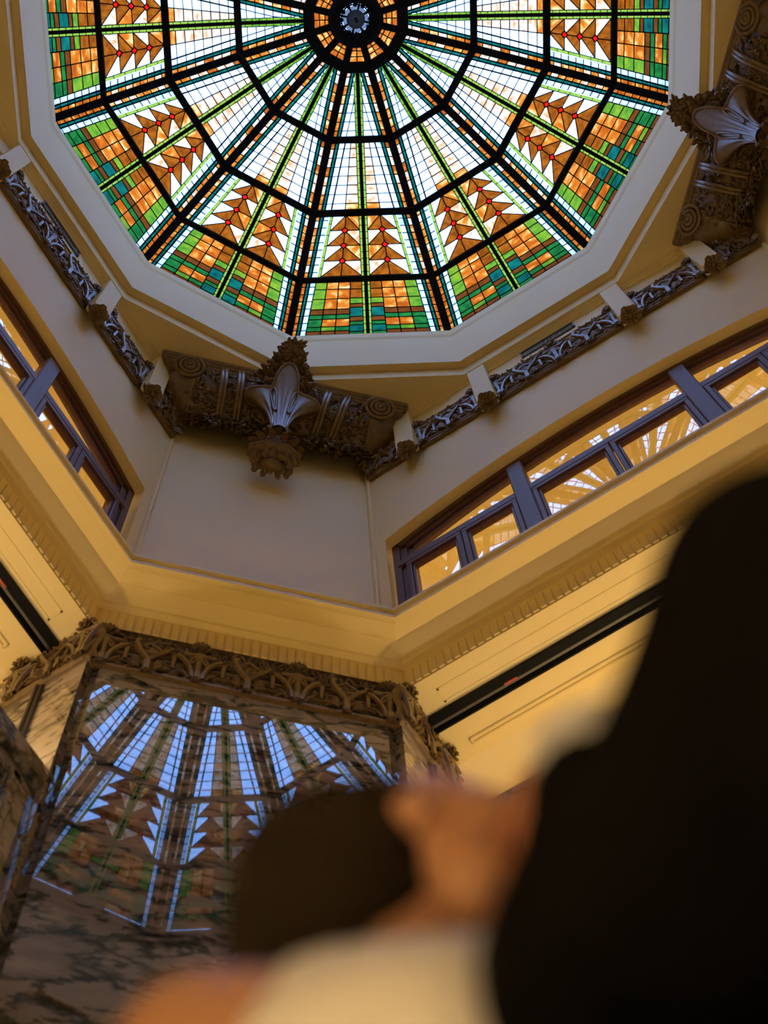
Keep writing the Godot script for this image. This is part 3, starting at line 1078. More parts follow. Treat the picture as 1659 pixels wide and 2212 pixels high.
		var kG := ["lime", "lime", "lime", "umber", "green", "green", "green", "umber", "green", "white"]
		var ym := [750, 838, 915, 962, 995, 1072, 1112, 1143, 1198, 1232, 1262, 1300]
		var kM := ["brown", "brown", "lime", "umber", "teal", "umber", "green", "teal", "green", "umber", "teal"]
		var nmk := {"opal": "opal_pane", "amber": "amber_plaid_pane", "umber": "brown_pane", "brown": "brown_pane", "green": "green_pane", "lime": "light_green_pane", "teal": "teal_pane", "white": "white_edge_pane"}
		var col := func(c, t): return m1 + (out.call(5, t) - m1) * c / 4.0
		for c in range(1, 4):
			var kk: Array = [kB, kA, kG][c - 1]
			for r in 10:
				var a = (ye[r] - 750) / 550.0
				var b = (ye[r + 1] - 750) / 550.0
				add.call(col.call(c, a), col.call(c + 1, a), col.call(c, b), col.call(c + 1, b), a, b, kk[r], nmk[kk[r]])
		for r in 11:
			var a = (ym[r] - 750) / 550.0
			var b = (ym[r + 1] - 750) / 550.0
			add.call(m1, col.call(1, a), m1, col.call(1, b), a, b, kM[r], nmk[kM[r]])
	return res

func skylight() -> void:
	var org := P(0, 6.0, 0)
	var o := thing("stained_glass_skylight", "shallow twelve-sided stained glass dome with green plaid and brown feather panels", "skylight", org)
	var rad := [0.094, 0.1756, 0.4351, 0.6886, 0.9106, 1.118]
	var hei := [6.485, 6.480, 6.440, 6.300, 6.150, 5.985]
	# panes of one sector, in that sector's axes (x along its middle, z across)
	var panes := []   # [mesh, kind, name, 3d polygon]
	var came := MB.new()
	var merged := {}
	for ring in 5:
		var x0: float = rad[ring] * COS15 * S
		var x1: float = rad[ring + 1] * COS15 * S
		var y0: float = (hei[ring] - 6.0) * S
		var y1: float = (hei[ring + 1] - 6.0) * S
		var w0: float = rad[ring] * GOLD * S
		var w1: float = rad[ring + 1] * GOLD * S
		var a := Vector3(x0, y0, 0)
		var dir := Vector3(x1 - x0, y1 - y0, 0)
		var L := dir.length()
		dir = dir / L
		var up := Vector3(-dir.y, dir.x, 0)   # away from the hall
		var list := half_panel(ring, w0, w1, L)
		for s in [-1.0, 1.0]:
			for it in list:
				var pl: Array = it[0]
				var to3 := func(q: Vector2, lift: float): return a + dir * q.y + Vector3(0, 0, q.x * s) + up * lift
				if it[1] == "lead":
					var p3 := []
					var wide := inset(pl, -0.0035)
					for q in wide: p3.append(to3.call(q, -0.0095))
					if (p3[1] - p3[0]).cross(p3[2] - p3[0]).dot(up) > 0: p3.reverse()
					came.poly(p3)
					continue
				var ins := inset(pl, 0.0034 if it[2] in ["teal_strip", "green_strip"] else 0.0062)
				if ins.is_empty():
					var p3 := []
					for q in pl: p3.append(to3.call(q, -0.004))
					if p3.size() >= 3:
						if (p3[1] - p3[0]).cross(p3[2] - p3[0]).dot(up) > 0: p3.reverse()
						came.poly(p3)
					continue
				var g3 := []
				for q in ins: g3.append(to3.call(q, 0.0))
				if it[2] == "red_jewel":
					for i in 4:
						var c2: Vector2 = (pl[0] + pl[2]) * 0.5
						var e0: Vector2 = pl[i] - c2
						var e1: Vector2 = pl[(i + 1) % 4] - c2
						var rq := [to3.call(c2 + e0 * 1.16, -0.0095), to3.call(c2 + e1 * 1.16, -0.0095), to3.call(c2 + e1 * 0.86, -0.0095), to3.call(c2 + e0 * 0.86, -0.0095)]
						if (rq[1] - rq[0]).cross(rq[2] - rq[0]).dot(up) > 0: rq.reverse()
						came.poly(rq)
				var outer := []
				for q in pl: outer.append(to3.call(q, -0.009))
				var flip: bool = (g3[1] - g3[0]).cross(g3[2] - g3[0]).dot(up) > 0
				for i in g3.size():
					var j := (i + 1) % g3.size()
					if flip: came.quad(outer[j], outer[i], g3[i], g3[j])
					else: came.quad(outer[i], outer[j], g3[j], g3[i])
				if flip: g3.reverse()
				var cen := Vector3.ZERO
				for q in g3: cen += q
				cen /= g3.size()
				var mb := MB.new()
				mb.poly(g3, Vector2(rng.randf(), rng.randf()) * 3.0, 1.0)
				panes.append([mb, it[1], it[2], ring, cen])
	var came_mesh := came.mesh()
	for p in panes:
		var key: String = p[1]
		if not merged.has(key): merged[key] = MB.new()
		var t: MB = merged[key]
		var k := t.v.size()
		t.v.append_array(p[0].v); t.n.append_array(p[0].n); t.u.append_array(p[0].u)
		for i in p[0].idx: t.idx.append(i + k)
		p.append(p[0].mesh(p[4]))
	var merged_mesh := {}
	for k in merged: merged_mesh[k] = merged[k].mesh()
	var small := {}       # border panes near the middle: joined
	for p in panes:
		if p[3] <= 2 and (p[2] in ["border_pane", "teal_strip", "green_strip", "amber_pane"]):
			if not small.has(p[1]): small[p[1]] = MB.new()
	# ribs, rings and middle bars of dark steel
	var bar := MB.new()
	for i in 5:
		var b0 := Vector3(rad[i] * S, (hei[i] - 6.0) * S - 0.015, 0)
		var b1 := Vector3(rad[i + 1] * S, (hei[i + 1] - 6.0) * S - 0.015, 0)
		var d := (b1 - b0)
		var bs := Basis(d.normalized(), Vector3(-d.normalized().y, d.normalized().x, 0), Vector3(0, 0, 1))
		bar.box((b0 + b1) / 2, Vector3(d.length() + 0.01, 0.05, 0.075), bs, 0.008)
	var rib_mesh := bar.mesh()
	var mid := MB.new()
	for i in range(1, 5):
		var b0 := Vector3(rad[i] * COS15 * S, (hei[i] - 6.0) * S - 0.01, 0)
		var b1 := Vector3(rad[i + 1] * COS15 * S, (hei[i + 1] - 6.0) * S - 0.01, 0)
		var d := (b1 - b0)
		var bs := Basis(d.normalized(), Vector3(-d.normalized().y, d.normalized().x, 0), Vector3(0, 0, 1))
		mid.box((b0 + b1) / 2, Vector3(d.length() + 0.01, 0.035, 0.038), bs, 0.006)
	var mid_mesh := mid.mesh()
	var ring_meshes := []
	for i in range(1, 6):
		var rg := MB.new()
		var w: float = [0, 0.11, 0.078, 0.078, 0.062, 0.06][i]
		rg.box(Vector3(rad[i] * COS15 * S, (hei[i] - 6.0) * S - 0.016, 0), Vector3(w, 0.05, rad[i] * GOLD * S * 2 + 0.02), Basis.IDENTITY, 0.008)
		ring_meshes.append(rg.mesh())
	var seen := [0, 1, 2, 3, 4, 11, 10]     # sectors in the photograph (angle 30 degrees times the number)
	for sec in 12:
		var turn := deg_to_rad(30.0 * sec)
		var bs := Basis(Vector3.UP, turn)
		var rb := part("rib", rib_mesh, M.steel, o)
		rb.rotation.y = turn + deg_to_rad(15.0)
		var mbar := part("middle_bar", mid_mesh, M.steel, o)
		mbar.rotation.y = turn
		for i in 5:
			var rg := part("ring_bar", ring_meshes[i], M.steel, o)
			rg.rotation.y = turn
		var panel := part("glass_panel", came_mesh, M.lead, o)
		panel.rotation.y = turn
		panel.set_meta("label", "leaded glass panel between two dark ribs")
		var vr := RandomNumberGenerator.new()
		vr.seed = 900 + sec
		if sec in seen:
			var joined := {}
			for p in panes:
				if p[3] <= 2 and (p[2] in ["border_pane", "teal_strip", "green_strip"]):
					if not joined.has(p[1]): joined[p[1]] = []
					joined[p[1]].append(p)
					continue
				var m := part(p[2], p[5], M["%s_glass_%d" % [p[1], vr.randi() % 3]], panel)
				m.position = p[4]
			if small_meshes.is_empty():
				for k in joined:
					var t := MB.new()
					for p in joined[k]:
						var q := t.v.size()
						for vv in p[0].v: t.v.append(vv + p[4])
						t.n.append_array(p[0].n); t.u.append_array(p[0].u)
						for i in p[0].idx: t.idx.append(i + q)
					small_meshes[k] = t.mesh()
			for k in small_meshes:
				var m := part("small_%s_glass" % k, small_meshes[k], M["%s_glass_%d" % [k, vr.randi() % 3]], panel)
				m.set_meta("kind", "stuff")
		else:
			for k in merged_mesh:
				var m := part("%s_glass" % k, merged_mesh[k], M["%s_glass_%d" % [k, vr.randi() % 3]], panel)
				m.set_meta("kind", "stuff")
	# outer frame
	var fr := MB.new()
	for i in 12:
		var bs := Basis(Vector3.UP, deg_to_rad(30.0 * i))
		fr.box(bs * Vector3(1.14 * COS15 * S, -0.02 * S, 0), Vector3(0.13, 0.10, 1.14 * GOLD * S * 2 + 0.03), bs, 0.0)
	part("outer_frame", fr.mesh(), M.steel, o)
	# boss in the middle: dark rings round eight small lights and a hub
	var bz := MB.new()
	var hy := 0.485 * S
	bz.lathe(Vector3(0, hy - 0.03, 0), Vector3.DOWN, Vector3.RIGHT, [Vector2(0.30, -0.02), Vector2(0.30, 0.03), Vector2(0.25, 0.05), Vector2(0.185, 0.06), Vector2(0.17, 0.03), Vector2(0.165, -0.02)], 36)
	for i in 12:
		var f := TAU * i / 12.0
		var dd := Vector3(cos(f), 0, sin(f))
		bz.leaf(Vector3(0, hy - 0.09, 0) + dd * 0.13, dd, Vector3.DOWN, 0.10, 0.03, 0.015, 0.6)
	part("boss_ring", bz.mesh(), M.steel, o)
	for i in 8:
		var a0 := TAU * (i + 0.08) / 8.0
		var a1 := TAU * (i + 0.92) / 8.0
		var pg := []
		for q in [[0.145, a0], [0.145, (a0 + a1) / 2], [0.145, a1], [0.09, a1], [0.09, a0]]:
			pg.append(Vector3(cos(q[1]) * q[0], hy - 0.03, sin(q[1]) * q[0]))
		var mb := MB.new()
		mb.poly(pg)
		part("boss_pane", mb.mesh(), M.boss_glass, o)
	var sp := MB.new()
	for i in 8:
		var f := TAU * i / 8.0
		var dd := Vector3(cos(f), 0, sin(f))
		sp.tube([Vector3(0, hy - 0.04, 0) + dd * 0.08, Vector3(0, hy - 0.04, 0) + dd * 0.17], 0.012, 5)
	sp.lathe(Vector3(0, hy - 0.02, 0), Vector3.DOWN, Vector3.RIGHT, [Vector2(0.165, -0.01), Vector2(0.165, 0.02), Vector2(0.145, 0.02), Vector2(0.145, -0.01)], 30)
	part("boss_spokes", sp.mesh(), M.steel, o)
	var hb := MB.new()
	hb.lathe(Vector3(0, hy - 0.03, 0), Vector3.DOWN, Vector3.RIGHT, [Vector2(0.10, 0.0), Vector2(0.10, 0.03), Vector2(0.07, 0.045), Vector2(0.045, 0.045), Vector2(0.04, 0.06), Vector2(0.02, 0.062)], 24)
	part("boss_hub", hb.mesh(), M.blue_steel, o)
	var rd := MB.new()
	rd.tube([Vector3(0, hy - 0.08, 0), Vector3(0, hy - 0.75, 0)], 0.006, 6, 1.0, Vector3.RIGHT)
	rd.ball(Vector3(0, hy - 0.75, 0), Vector3(0.022, 0.03, 0.022), 8, 6)
	rd.ball(Vector3(0, hy - 0.09, 0), Vector3(0.022, 0.02, 0.022), 10, 6)
	part("pendant_wire", rd.mesh(), M.steel, o)

var small_meshes := {}

# ---------------------------------------------------------------- carved work
# carved strip in the frame O (lower left), U along, V up, N out of the wall
func carved(parent: Node3D, org: Vector3, O: Vector3, U: Vector3, V: Vector3, N: Vector3, len: float, H: float, motifs: Array, sd: int, fillet := true) -> void:
	var rr := RandomNumberGenerator.new()
	rr.seed = sd
	var bs := Basis(U, V, N)
	var at := func(x, y, z): return O + U * x + V * (y * H) + N * z * 0.62
	var mb := MB.new()
	mb.box(at.call(len / 2, 0.5, -0.012), Vector3(len, H * 0.98, 0.02), bs)
	part("ground", mb.mesh(org), M.bronze_ground, parent)
	# rails
	mb = MB.new()
	mb.box(at.call(len / 2, 0.03, 0.014 if not fillet else 0.03), Vector3(len, 0.06 * H, 0.024 if not fillet else 0.034), bs, 0.006)
	mb.box(at.call(len / 2, 0.075, 0.025), Vector3(len, 0.035 * H, 0.03), bs, 0.006)
	for y in [0.235, 0.40, 0.56]:
		mb.box(at.call(len / 2, y, 0.028), Vector3(len, 0.035 * H, 0.028), bs, 0.006)
	if fillet:
		mb.box(at.call(len / 2, 0.965, 0.04), Vector3(len, 0.06 * H, 0.05), bs, 0.008)
	else:
		mb.box(at.call(len / 2, 0.98, 0.02), Vector3(len, 0.035 * H, 0.03), bs, 0.006)
	part("rail", mb.mesh(org), M.carved_bronze, parent)
	# motifs
	for mo in motifs:
		var x: float = mo[0]
		if mo[1] == "fan": fan(parent, org, O + U * x, U, V, N, H)
		else: wye(parent, org, O + U * x, U, V, N, H, rr)
	# leaves and tendrils between them
	mb = MB.new()
	var cnt := int(len * 140)
	for i in cnt:
		var x := rr.randf_range(0.02, len - 0.02)
		var y := rr.randf_range(0.58, 0.93)
		var f := rr.randf_range(0, TAU)
		var d := (U * cos(f) + V * sin(f)).normalized()
		mb.leaf(at.call(x, y, 0.014 + rr.randf() * 0.03), (d + N * 0.25).normalized(), N, rr.randf_range(0.035, 0.065), rr.randf_range(0.010, 0.019), 0.014, rr.randf_range(0.5, 1.8))
	for i in int(len * 13):
		var x := rr.randf_range(0.03, len - 0.03)
		mb.scroll(at.call(x, rr.randf_range(0.62, 0.9), 0.045), U, V if rr.randf() < 0.5 else -V, rr.randf_range(0.022, 0.04), 1.4, 0.006, rr.randf() * TAU)
	for i in int(len * 50):
		var x := rr.randf_range(0.02, len - 0.02)
		var y := rr.randf_range(0.12, 0.34)
		var f := rr.randf_range(0, TAU)
		var d := (U * cos(f) + V * sin(f)).normalized()
		mb.leaf(at.call(x, y, 0.014 + rr.randf() * 0.012), (d + N * 0.2).normalized(), N, rr.randf_range(0.05, 0.09), rr.randf_range(0.014, 0.022), 0.012, rr.randf_range(0.4, 1.4))
	for i in int(len * 9):
		var x := rr.randf_range(0.03, len - 0.03)
		mb.scroll(at.call(x, rr.randf_range(0.14, 0.5), 0.035), U, V, rr.randf_range(0.02, 0.032), 1.2, 0.006, rr.randf() * TAU)
	part("foliage", mb.mesh(org), M.carved_bronze, parent).set_meta("kind", "stuff")
	for i in range(motifs.size() - 1):
		var x: float = (motifs[i][0] + motifs[i + 1][0]) / 2
		if x < 0.03 or x > len - 0.03: continue
		mb = MB.new()
		mb.strap([at.call(x, 0.24, 0.045), at.call(x, 0.40, 0.052), at.call(x + 0.004, 0.55, 0.05)], 0.024, 0.014, N)
		for s in [-1.0, 1.0]:
			mb.tube([at.call(x, 0.42, 0.05), at.call(x + s * 0.014, 0.56, 0.056), at.call(x + s * 0.035, 0.62, 0.06), at.call(x + s * 0.045, 0.57, 0.06)], 0.007, 5)
		part("stem", mb.mesh(org), M.carved_bronze, parent)

func fan(parent: Node3D, org: Vector3, O: Vector3, U: Vector3, V: Vector3, N: Vector3, H: float) -> void:
	var at := func(x, y, z): return O + U * x + V * (y * H) + N * z * 0.7
	var mb := MB.new()
	var rows := []
	for j in 7:
		var t := j / 6.0
		var hw := lerpf(0.020, 0.070, t * t) + 0.004
		var row := PackedVector3Array()
		for i in 7:
			var e := i / 3.0 - 1.0
			var bot := 0.20 + 0.42 * t + 0.06 * t * (1.0 - absf(e))
			row.append(at.call(e * hw, bot, 0.040 + 0.035 * cos(e * 1.3) + 0.015 * t))
		rows.append(row)
	mb.grid(rows)
	mb.box(at.call(0, 0.14, 0.045), Vector3(0.046, 0.14 * H, 0.05), Basis(U, V, N), 0.006)
	var palm := part("palmette", mb.mesh(org), M.carved_bronze, parent)
	for s in [-1.0, 1.0]:
		mb = MB.new()
		var lp := []
		for i in 13:
			var f := TAU * i / 12.0
			var px := cos(f) * 0.012
			var py := sin(f) * 0.042
			lp.append(at.call(s * 0.038 + px - s * py * 0.3, 0.455, 0.082) + V * py)
		mb.tube(lp, 0.0065, 5, 1.0, N)
		part("eye_ring", mb.mesh(org), M.carved_bronze, palm)
	for s in [-1.0, 1.0]:
		mb = MB.new()
		mb.strap([at.call(s * 0.03, 0.08, 0.05), at.call(s * 0.036, 0.2, 0.058), at.call(s * 0.058, 0.36, 0.06), at.call(s * 0.095, 0.5, 0.058), at.call(s * 0.135, 0.58, 0.05)], 0.024, 0.018, N)
		mb.strap([at.call(s * 0.012, 0.62, 0.07), at.call(s * 0.05, 0.60, 0.072), at.call(s * 0.10, 0.62, 0.066)], 0.018, 0.014, N)
		mb.tube([at.call(s * 0.05, 0.10, 0.05), at.call(s * 0.075, 0.2, 0.055), at.call(s * 0.105, 0.27, 0.05)], 0.008, 5)
		part("arm", mb.mesh(org), M.carved_bronze, palm)
	rosette(parent, org, at.call(0, 0.80, 0.055), U, V, N, 0.075, "flower")
	rosette(parent, org, at.call(0, 0.01, 0.05), U, V, N, 0.045, "drop_leaf")

func rosette(parent: Node3D, org: Vector3, c: Vector3, U: Vector3, V: Vector3, N: Vector3, r: float, called: String) -> void:
	var mb := MB.new()
	for ring in 2:
		var n := 8 - ring * 2
		for i in n:
			var f := TAU * (i + 0.5 * ring) / n
			var d := U * cos(f) + V * sin(f)
			mb.leaf(c + d * r * (0.22 - 0.12 * ring) + N * r * 0.25 * ring, (d + N * (0.25 + 0.4 * ring)).normalized(), N, r * (0.85 - 0.25 * ring), r * 0.32, r * 0.16, 1.3)
	mb.ball(c + N * r * 0.34, Vector3.ONE * r * 0.3, 8, 6)
	part(called, mb.mesh(org), M.carved_bronze, parent)

func wye(parent: Node3D, org: Vector3, O: Vector3, U: Vector3, V: Vector3, N: Vector3, H: float, rr: RandomNumberGenerator) -> void:
	var at := func(x, y, z): return O + U * x + V * (y * H) + N * z * 0.7
	var mb := MB.new()
	mb.strap([at.call(0, 0.03, 0.055), at.call(0, 0.17, 0.055), at.call(0.0, 0.30, 0.055)], 0.04, 0.018, N)
	mb.strap([at.call(0.008, 0.27, 0.06), at.call(-0.045, 0.45, 0.064), at.call(-0.085, 0.64, 0.066), at.call(-0.082, 0.72, 0.066), at.call(-0.06, 0.73, 0.066)], 0.030, 0.016, N)
	for q in [-1.0, 0.0, 1.0]:
		mb.tube([at.call(q * 0.007, 0.29 - q * 0.015, 0.068), at.call(0.06 + q * 0.005, 0.47 - q * 0.025, 0.076), at.call(0.118, 0.61 - q * 0.02, 0.07), at.call(0.13 - q * 0.006, 0.69, 0.066), at.call(0.115, 0.72, 0.062)], 0.0062, 5, 1.0, N)
	var stem := part("forked_stem", mb.mesh(org), M.carved_bronze, parent)
	mb = MB.new()
	var dm := [Vector2(0, 0.36), Vector2(0.088, 0.56), Vector2(0.0, 0.74), Vector2(-0.088, 0.56)]
	for i in 4:
		var a: Vector2 = dm[i]
		var b: Vector2 = dm[(i + 1) % 4]
		mb.strap([at.call(a.x, a.y, 0.048), at.call((a.x + b.x) / 2, (a.y + b.y) / 2, 0.05), at.call(b.x, b.y, 0.048)], 0.016, 0.012, N)
	part("diamond", mb.mesh(org), M.carved_bronze, stem)
	mb = MB.new()
	mb.poly([at.call(-0.055, 0.535, 0.05), at.call(0.0, 0.50, 0.056), at.call(0.055, 0.535, 0.05), at.call(0.048, 0.62, 0.05), at.call(0.0, 0.67, 0.05), at.call(-0.048, 0.62, 0.05)])
	for i in 6:
		var f := lerpf(-1.0, 1.0, i / 5.0)
		mb.leaf(at.call(0, 0.42, 0.046), (U * f * 0.6 + V + N * 0.15).normalized(), N, 0.065, 0.008, 0.008, 0.3)
	part("tile", mb.mesh(org), M.carved_bronze, stem)
	for s in [-1.0, 1.0]:
		mb = MB.new()
		mb.scroll(at.call(s * 0.065, 0.22, 0.05), U * s, V, 0.04, 1.5, 0.009, 2.4)
		for j in 3:
			mb.leaf(at.call(s * 0.035, 0.14 + j * 0.05, 0.045), (U * s + V * (0.25 * j - 0.2) + N * 0.2).normalized(), N, 0.085 - j * 0.01, 0.022, 0.02, 1.0)
		part("leaf_scroll", mb.mesh(org), M.carved_bronze, stem)
	rosette(parent, org, at.call(0, 0.0, 0.05), U, V, N, 0.042, "drop_leaf")

func capital() -> void:
	var k := 0.5
	var org := P(1.19, 3.095, 0)
	var o := thing("carved_capital", "carved gilt brown capital wrapped round the top of the marble pier", "capital", placed(k, org), turned(k))
	var H := 0.195 * S
	var Z := Vector3(0, 0, 1)
	var up := Vector3.UP
	var w := 0.298 * S
	var mot := []
	for i in 7:
		mot.append([2 * w * i / 6.0, "fan" if i % 2 == 0 else "wye"])
	mot[0][0] += 0.03
	mot[6][0] -= 0.03
	carved(o, org, P(1.199, 3.095, -0.298), Z, up, Vector3(-1, 0, 0), 2 * w, H, mot, 71)
	# along the two jambs
	for s in [-1.0, 1.0]:
		var d := Vector3(0.70711, 0, 0.70711 * s)     # away from the hall, along the jamb
		var nrm := Vector3(-0.70711, 0, 0.70711 * s)  # out of the jamb
		var corner := P(1.184, 3.095, s * 0.311)
		var ln := 0.60
		if s < 0:
			carved(o, org, corner + d * ln, -d, up, nrm, ln, H, [[0.08, "fan"], [0.34, "wye"], [0.56, "fan"]], 73)
		else:
			carved(o, org, corner, d, up, nrm, ln, H, [[0.04, "fan"], [0.28, "wye"], [0.52, "fan"]], 74)
		# angle piece over the pier's edge strip
		var mb := MB.new()
		var c := P(1.193, 3.095, s * 0.307)
		var nn := Vector3(-1, 0, 0.45 * s).normalized()
		var tt := up.cross(nn)
		for e in [-1.0, 1.0]:
			mb.strap([c + nn * 0.02 + up * 0.02, c + nn * 0.03 + up * H * 0.3 + tt * e * 0.02, c + nn * 0.035 + up * H * 0.66 + tt * e * 0.05], 0.034, 0.03, nn)
		mb.box(c + up * H * 0.04 + nn * 0.01, Vector3(0.05, 0.08 * H, 0.09), Basis(tt, up, nn), 0.008)
		part("angle_piece", mb.mesh(org), M.carved_bronze, o)

func wall_ornaments(k: int, nm: String) -> void:
	# carved band, plaster blocks with rosettes, vent grille
	var h0 := 4.800
	var x := 1.0495
	var V0 := (P(1.034, 4.966, 0) - P(x, h0, 0))
	var H := V0.length()
	V0 = V0 / H
	var segs := [[-0.199, 0.199, 5], [0.262, 0.462, 3], [-0.462, -0.262, 3], [0.526, 0.648, 2], [-0.648, -0.526, 2]]
	var wn: String = {"east": "bright gallery's side", "north": "panelled marble wall's side"}[nm]
	var lab: Array = {"east": ["carved brown frieze panel below the vent grille, on the %s", "carved brown frieze panel between the vent grille and the far bracket, %s", "carved brown frieze panel between the vent grille and the pier's bracket, %s", "short carved frieze panel in the corner under the far bracket, %s", "short carved frieze panel in the corner under the pier's bracket, %s"],
		"north": ["carved brown frieze panel below the vent grille, on the %s", "carved brown frieze panel between vent grille and the pier's bracket, %s", "", "short carved frieze panel in the corner under the pier's bracket, %s", ""]}[nm]
	for i in 5:
		if nm == "north" and i in [2, 4]: continue    # out of the photograph
		var z0: float = segs[i][0]
		var z1: float = segs[i][1]
		var org := P(x, h0, (z0 + z1) / 2)
		var l: String = lab[i]
		var o := thing("frieze_panel", l % wn, "carving", placed(k, org), turned(k), "carved frieze above the %s window" % nm)
		var len := (z1 - z0) * S
		var mot := []
		var n: int = segs[i][2]
		if n == 5: mot = [[0.02, "fan"], [0.3, "wye"], [0.597, "fan"], [0.894, "wye"], [1.174, "fan"]]
		elif n == 3: mot = [[0.02, "fan"], [0.3, "wye"], [0.58, "fan"]]
		else: mot = [[0.06, "fan"], [0.28, "wye"]]
		carved(o, org, P(x, h0, z0), Vector3(0, 0, 1), V0, V0.cross(Vector3(0, 0, -1)), len, H, mot, 200 + i, false)
	for i in 4:
		var z: float = [-0.23, 0.23, -0.495, 0.495][i]
		if nm == "north" and i == 2: continue
		var org := P(1.02, 4.70, z)
		var far_end: bool = (z > 0) == (nm == "east")
		var l2: String = "plaster block with carved foot, %s, %%s" % (("beside the vent, towards the far bracket" if nm == "east" else "by the vent, away from the pier") if far_end and i < 2 else "beside the vent, towards the pier" if i < 2 else "against the far bracket" if far_end else "against the pier's bracket")
		var o := thing("plaster_block", l2 % wn, "ornament", placed(k, org), turned(k), "plaster blocks above the %s window" % nm)
		var mb := MB.new()
		mb.bx(1.0 * S, 1.034 * S, 4.735 * S + Y0, 5.092 * S + Y0, (z - 0.029) * S, (z + 0.029) * S, 0.006)
		part("block", mb.mesh(org), M.cream_paint, o)
		var c := P(1.014, 4.722, z)
		var mbr := MB.new()
		var U := Vector3(0, 0, 1)
		var V := Vector3(-0.75, -0.66, 0).normalized()
		var N := Vector3(-0.42, -0.9, 0).normalized()
		V = N.cross(U)
		for j in 10:
			var f := TAU * j / 10.0
			var d := U * cos(f) + V * sin(f)
			mbr.leaf(c + d * 0.01, (d + N * (0.15 + 0.25 * (j % 2))).normalized(), N, 0.105 + 0.020 * (j % 2), 0.040, 0.030, 1.6)
			mbr.leaf(c + d * 0.01 + N * 0.02, (d + N * 0.6).normalized(), N, 0.06, 0.016, 0.01, 0.8)
		mbr.ball(c + N * 0.035, Vector3.ONE * 0.022, 8, 6)
		for j in 9:
			var f := PI * (j / 8.0)
			mbr.leaf(c + Vector3(0.03, 0.03 * sin(f), 0.06 * cos(f)), Vector3(-0.2, -0.6, cos(f)).normalized(), Vector3(-0.9, -0.4, 0).normalized(), 0.09, 0.03, 0.03, 1.4)
		part("rosette", mbr.mesh(org), M.carved_bronze, o)
	var vo := P(1.03, 5.0, 0)
	var v := thing("vent_grille", "dark metal vent grille above the carved frieze, on the %s" % wn, "vent", placed(k, vo), turned(k))
	var mb := MB.new()
	var za := 0.0905 * S
	var ya := 5.010 * S + Y0
	var yb := 5.068 * S + Y0
	var xv := 1.029 * S
	mb.bx(xv - 0.012, xv + 0.01, ya, ya + 0.012, -za, za)
	mb.bx(xv - 0.012, xv + 0.01, yb - 0.012, yb, -za, za)
	mb.bx(xv - 0.012, xv + 0.01, ya, yb, -za, -za + 0.014)
	mb.bx(xv - 0.012, xv + 0.01, ya, yb, za - 0.014, za)
	part("frame", mb.mesh(vo), M.vent_metal, v)
	for i in 34:
		mb = MB.new()
		mb.box(Vector3(xv + 0.0, (ya + yb) / 2, lerpf(-za + 0.02, za - 0.02, i / 33.0)), Vector3(0.014, yb - ya - 0.02, 0.005), Basis(Vector3.UP, 0.5))
		part("slat", mb.mesh(vo), M.vent_metal, v)
	mb = MB.new()
	mb.bx(xv + 0.004, xv + 0.008, ya, yb, -za, za)
	part("duct", mb.mesh(vo), M.steel, v)

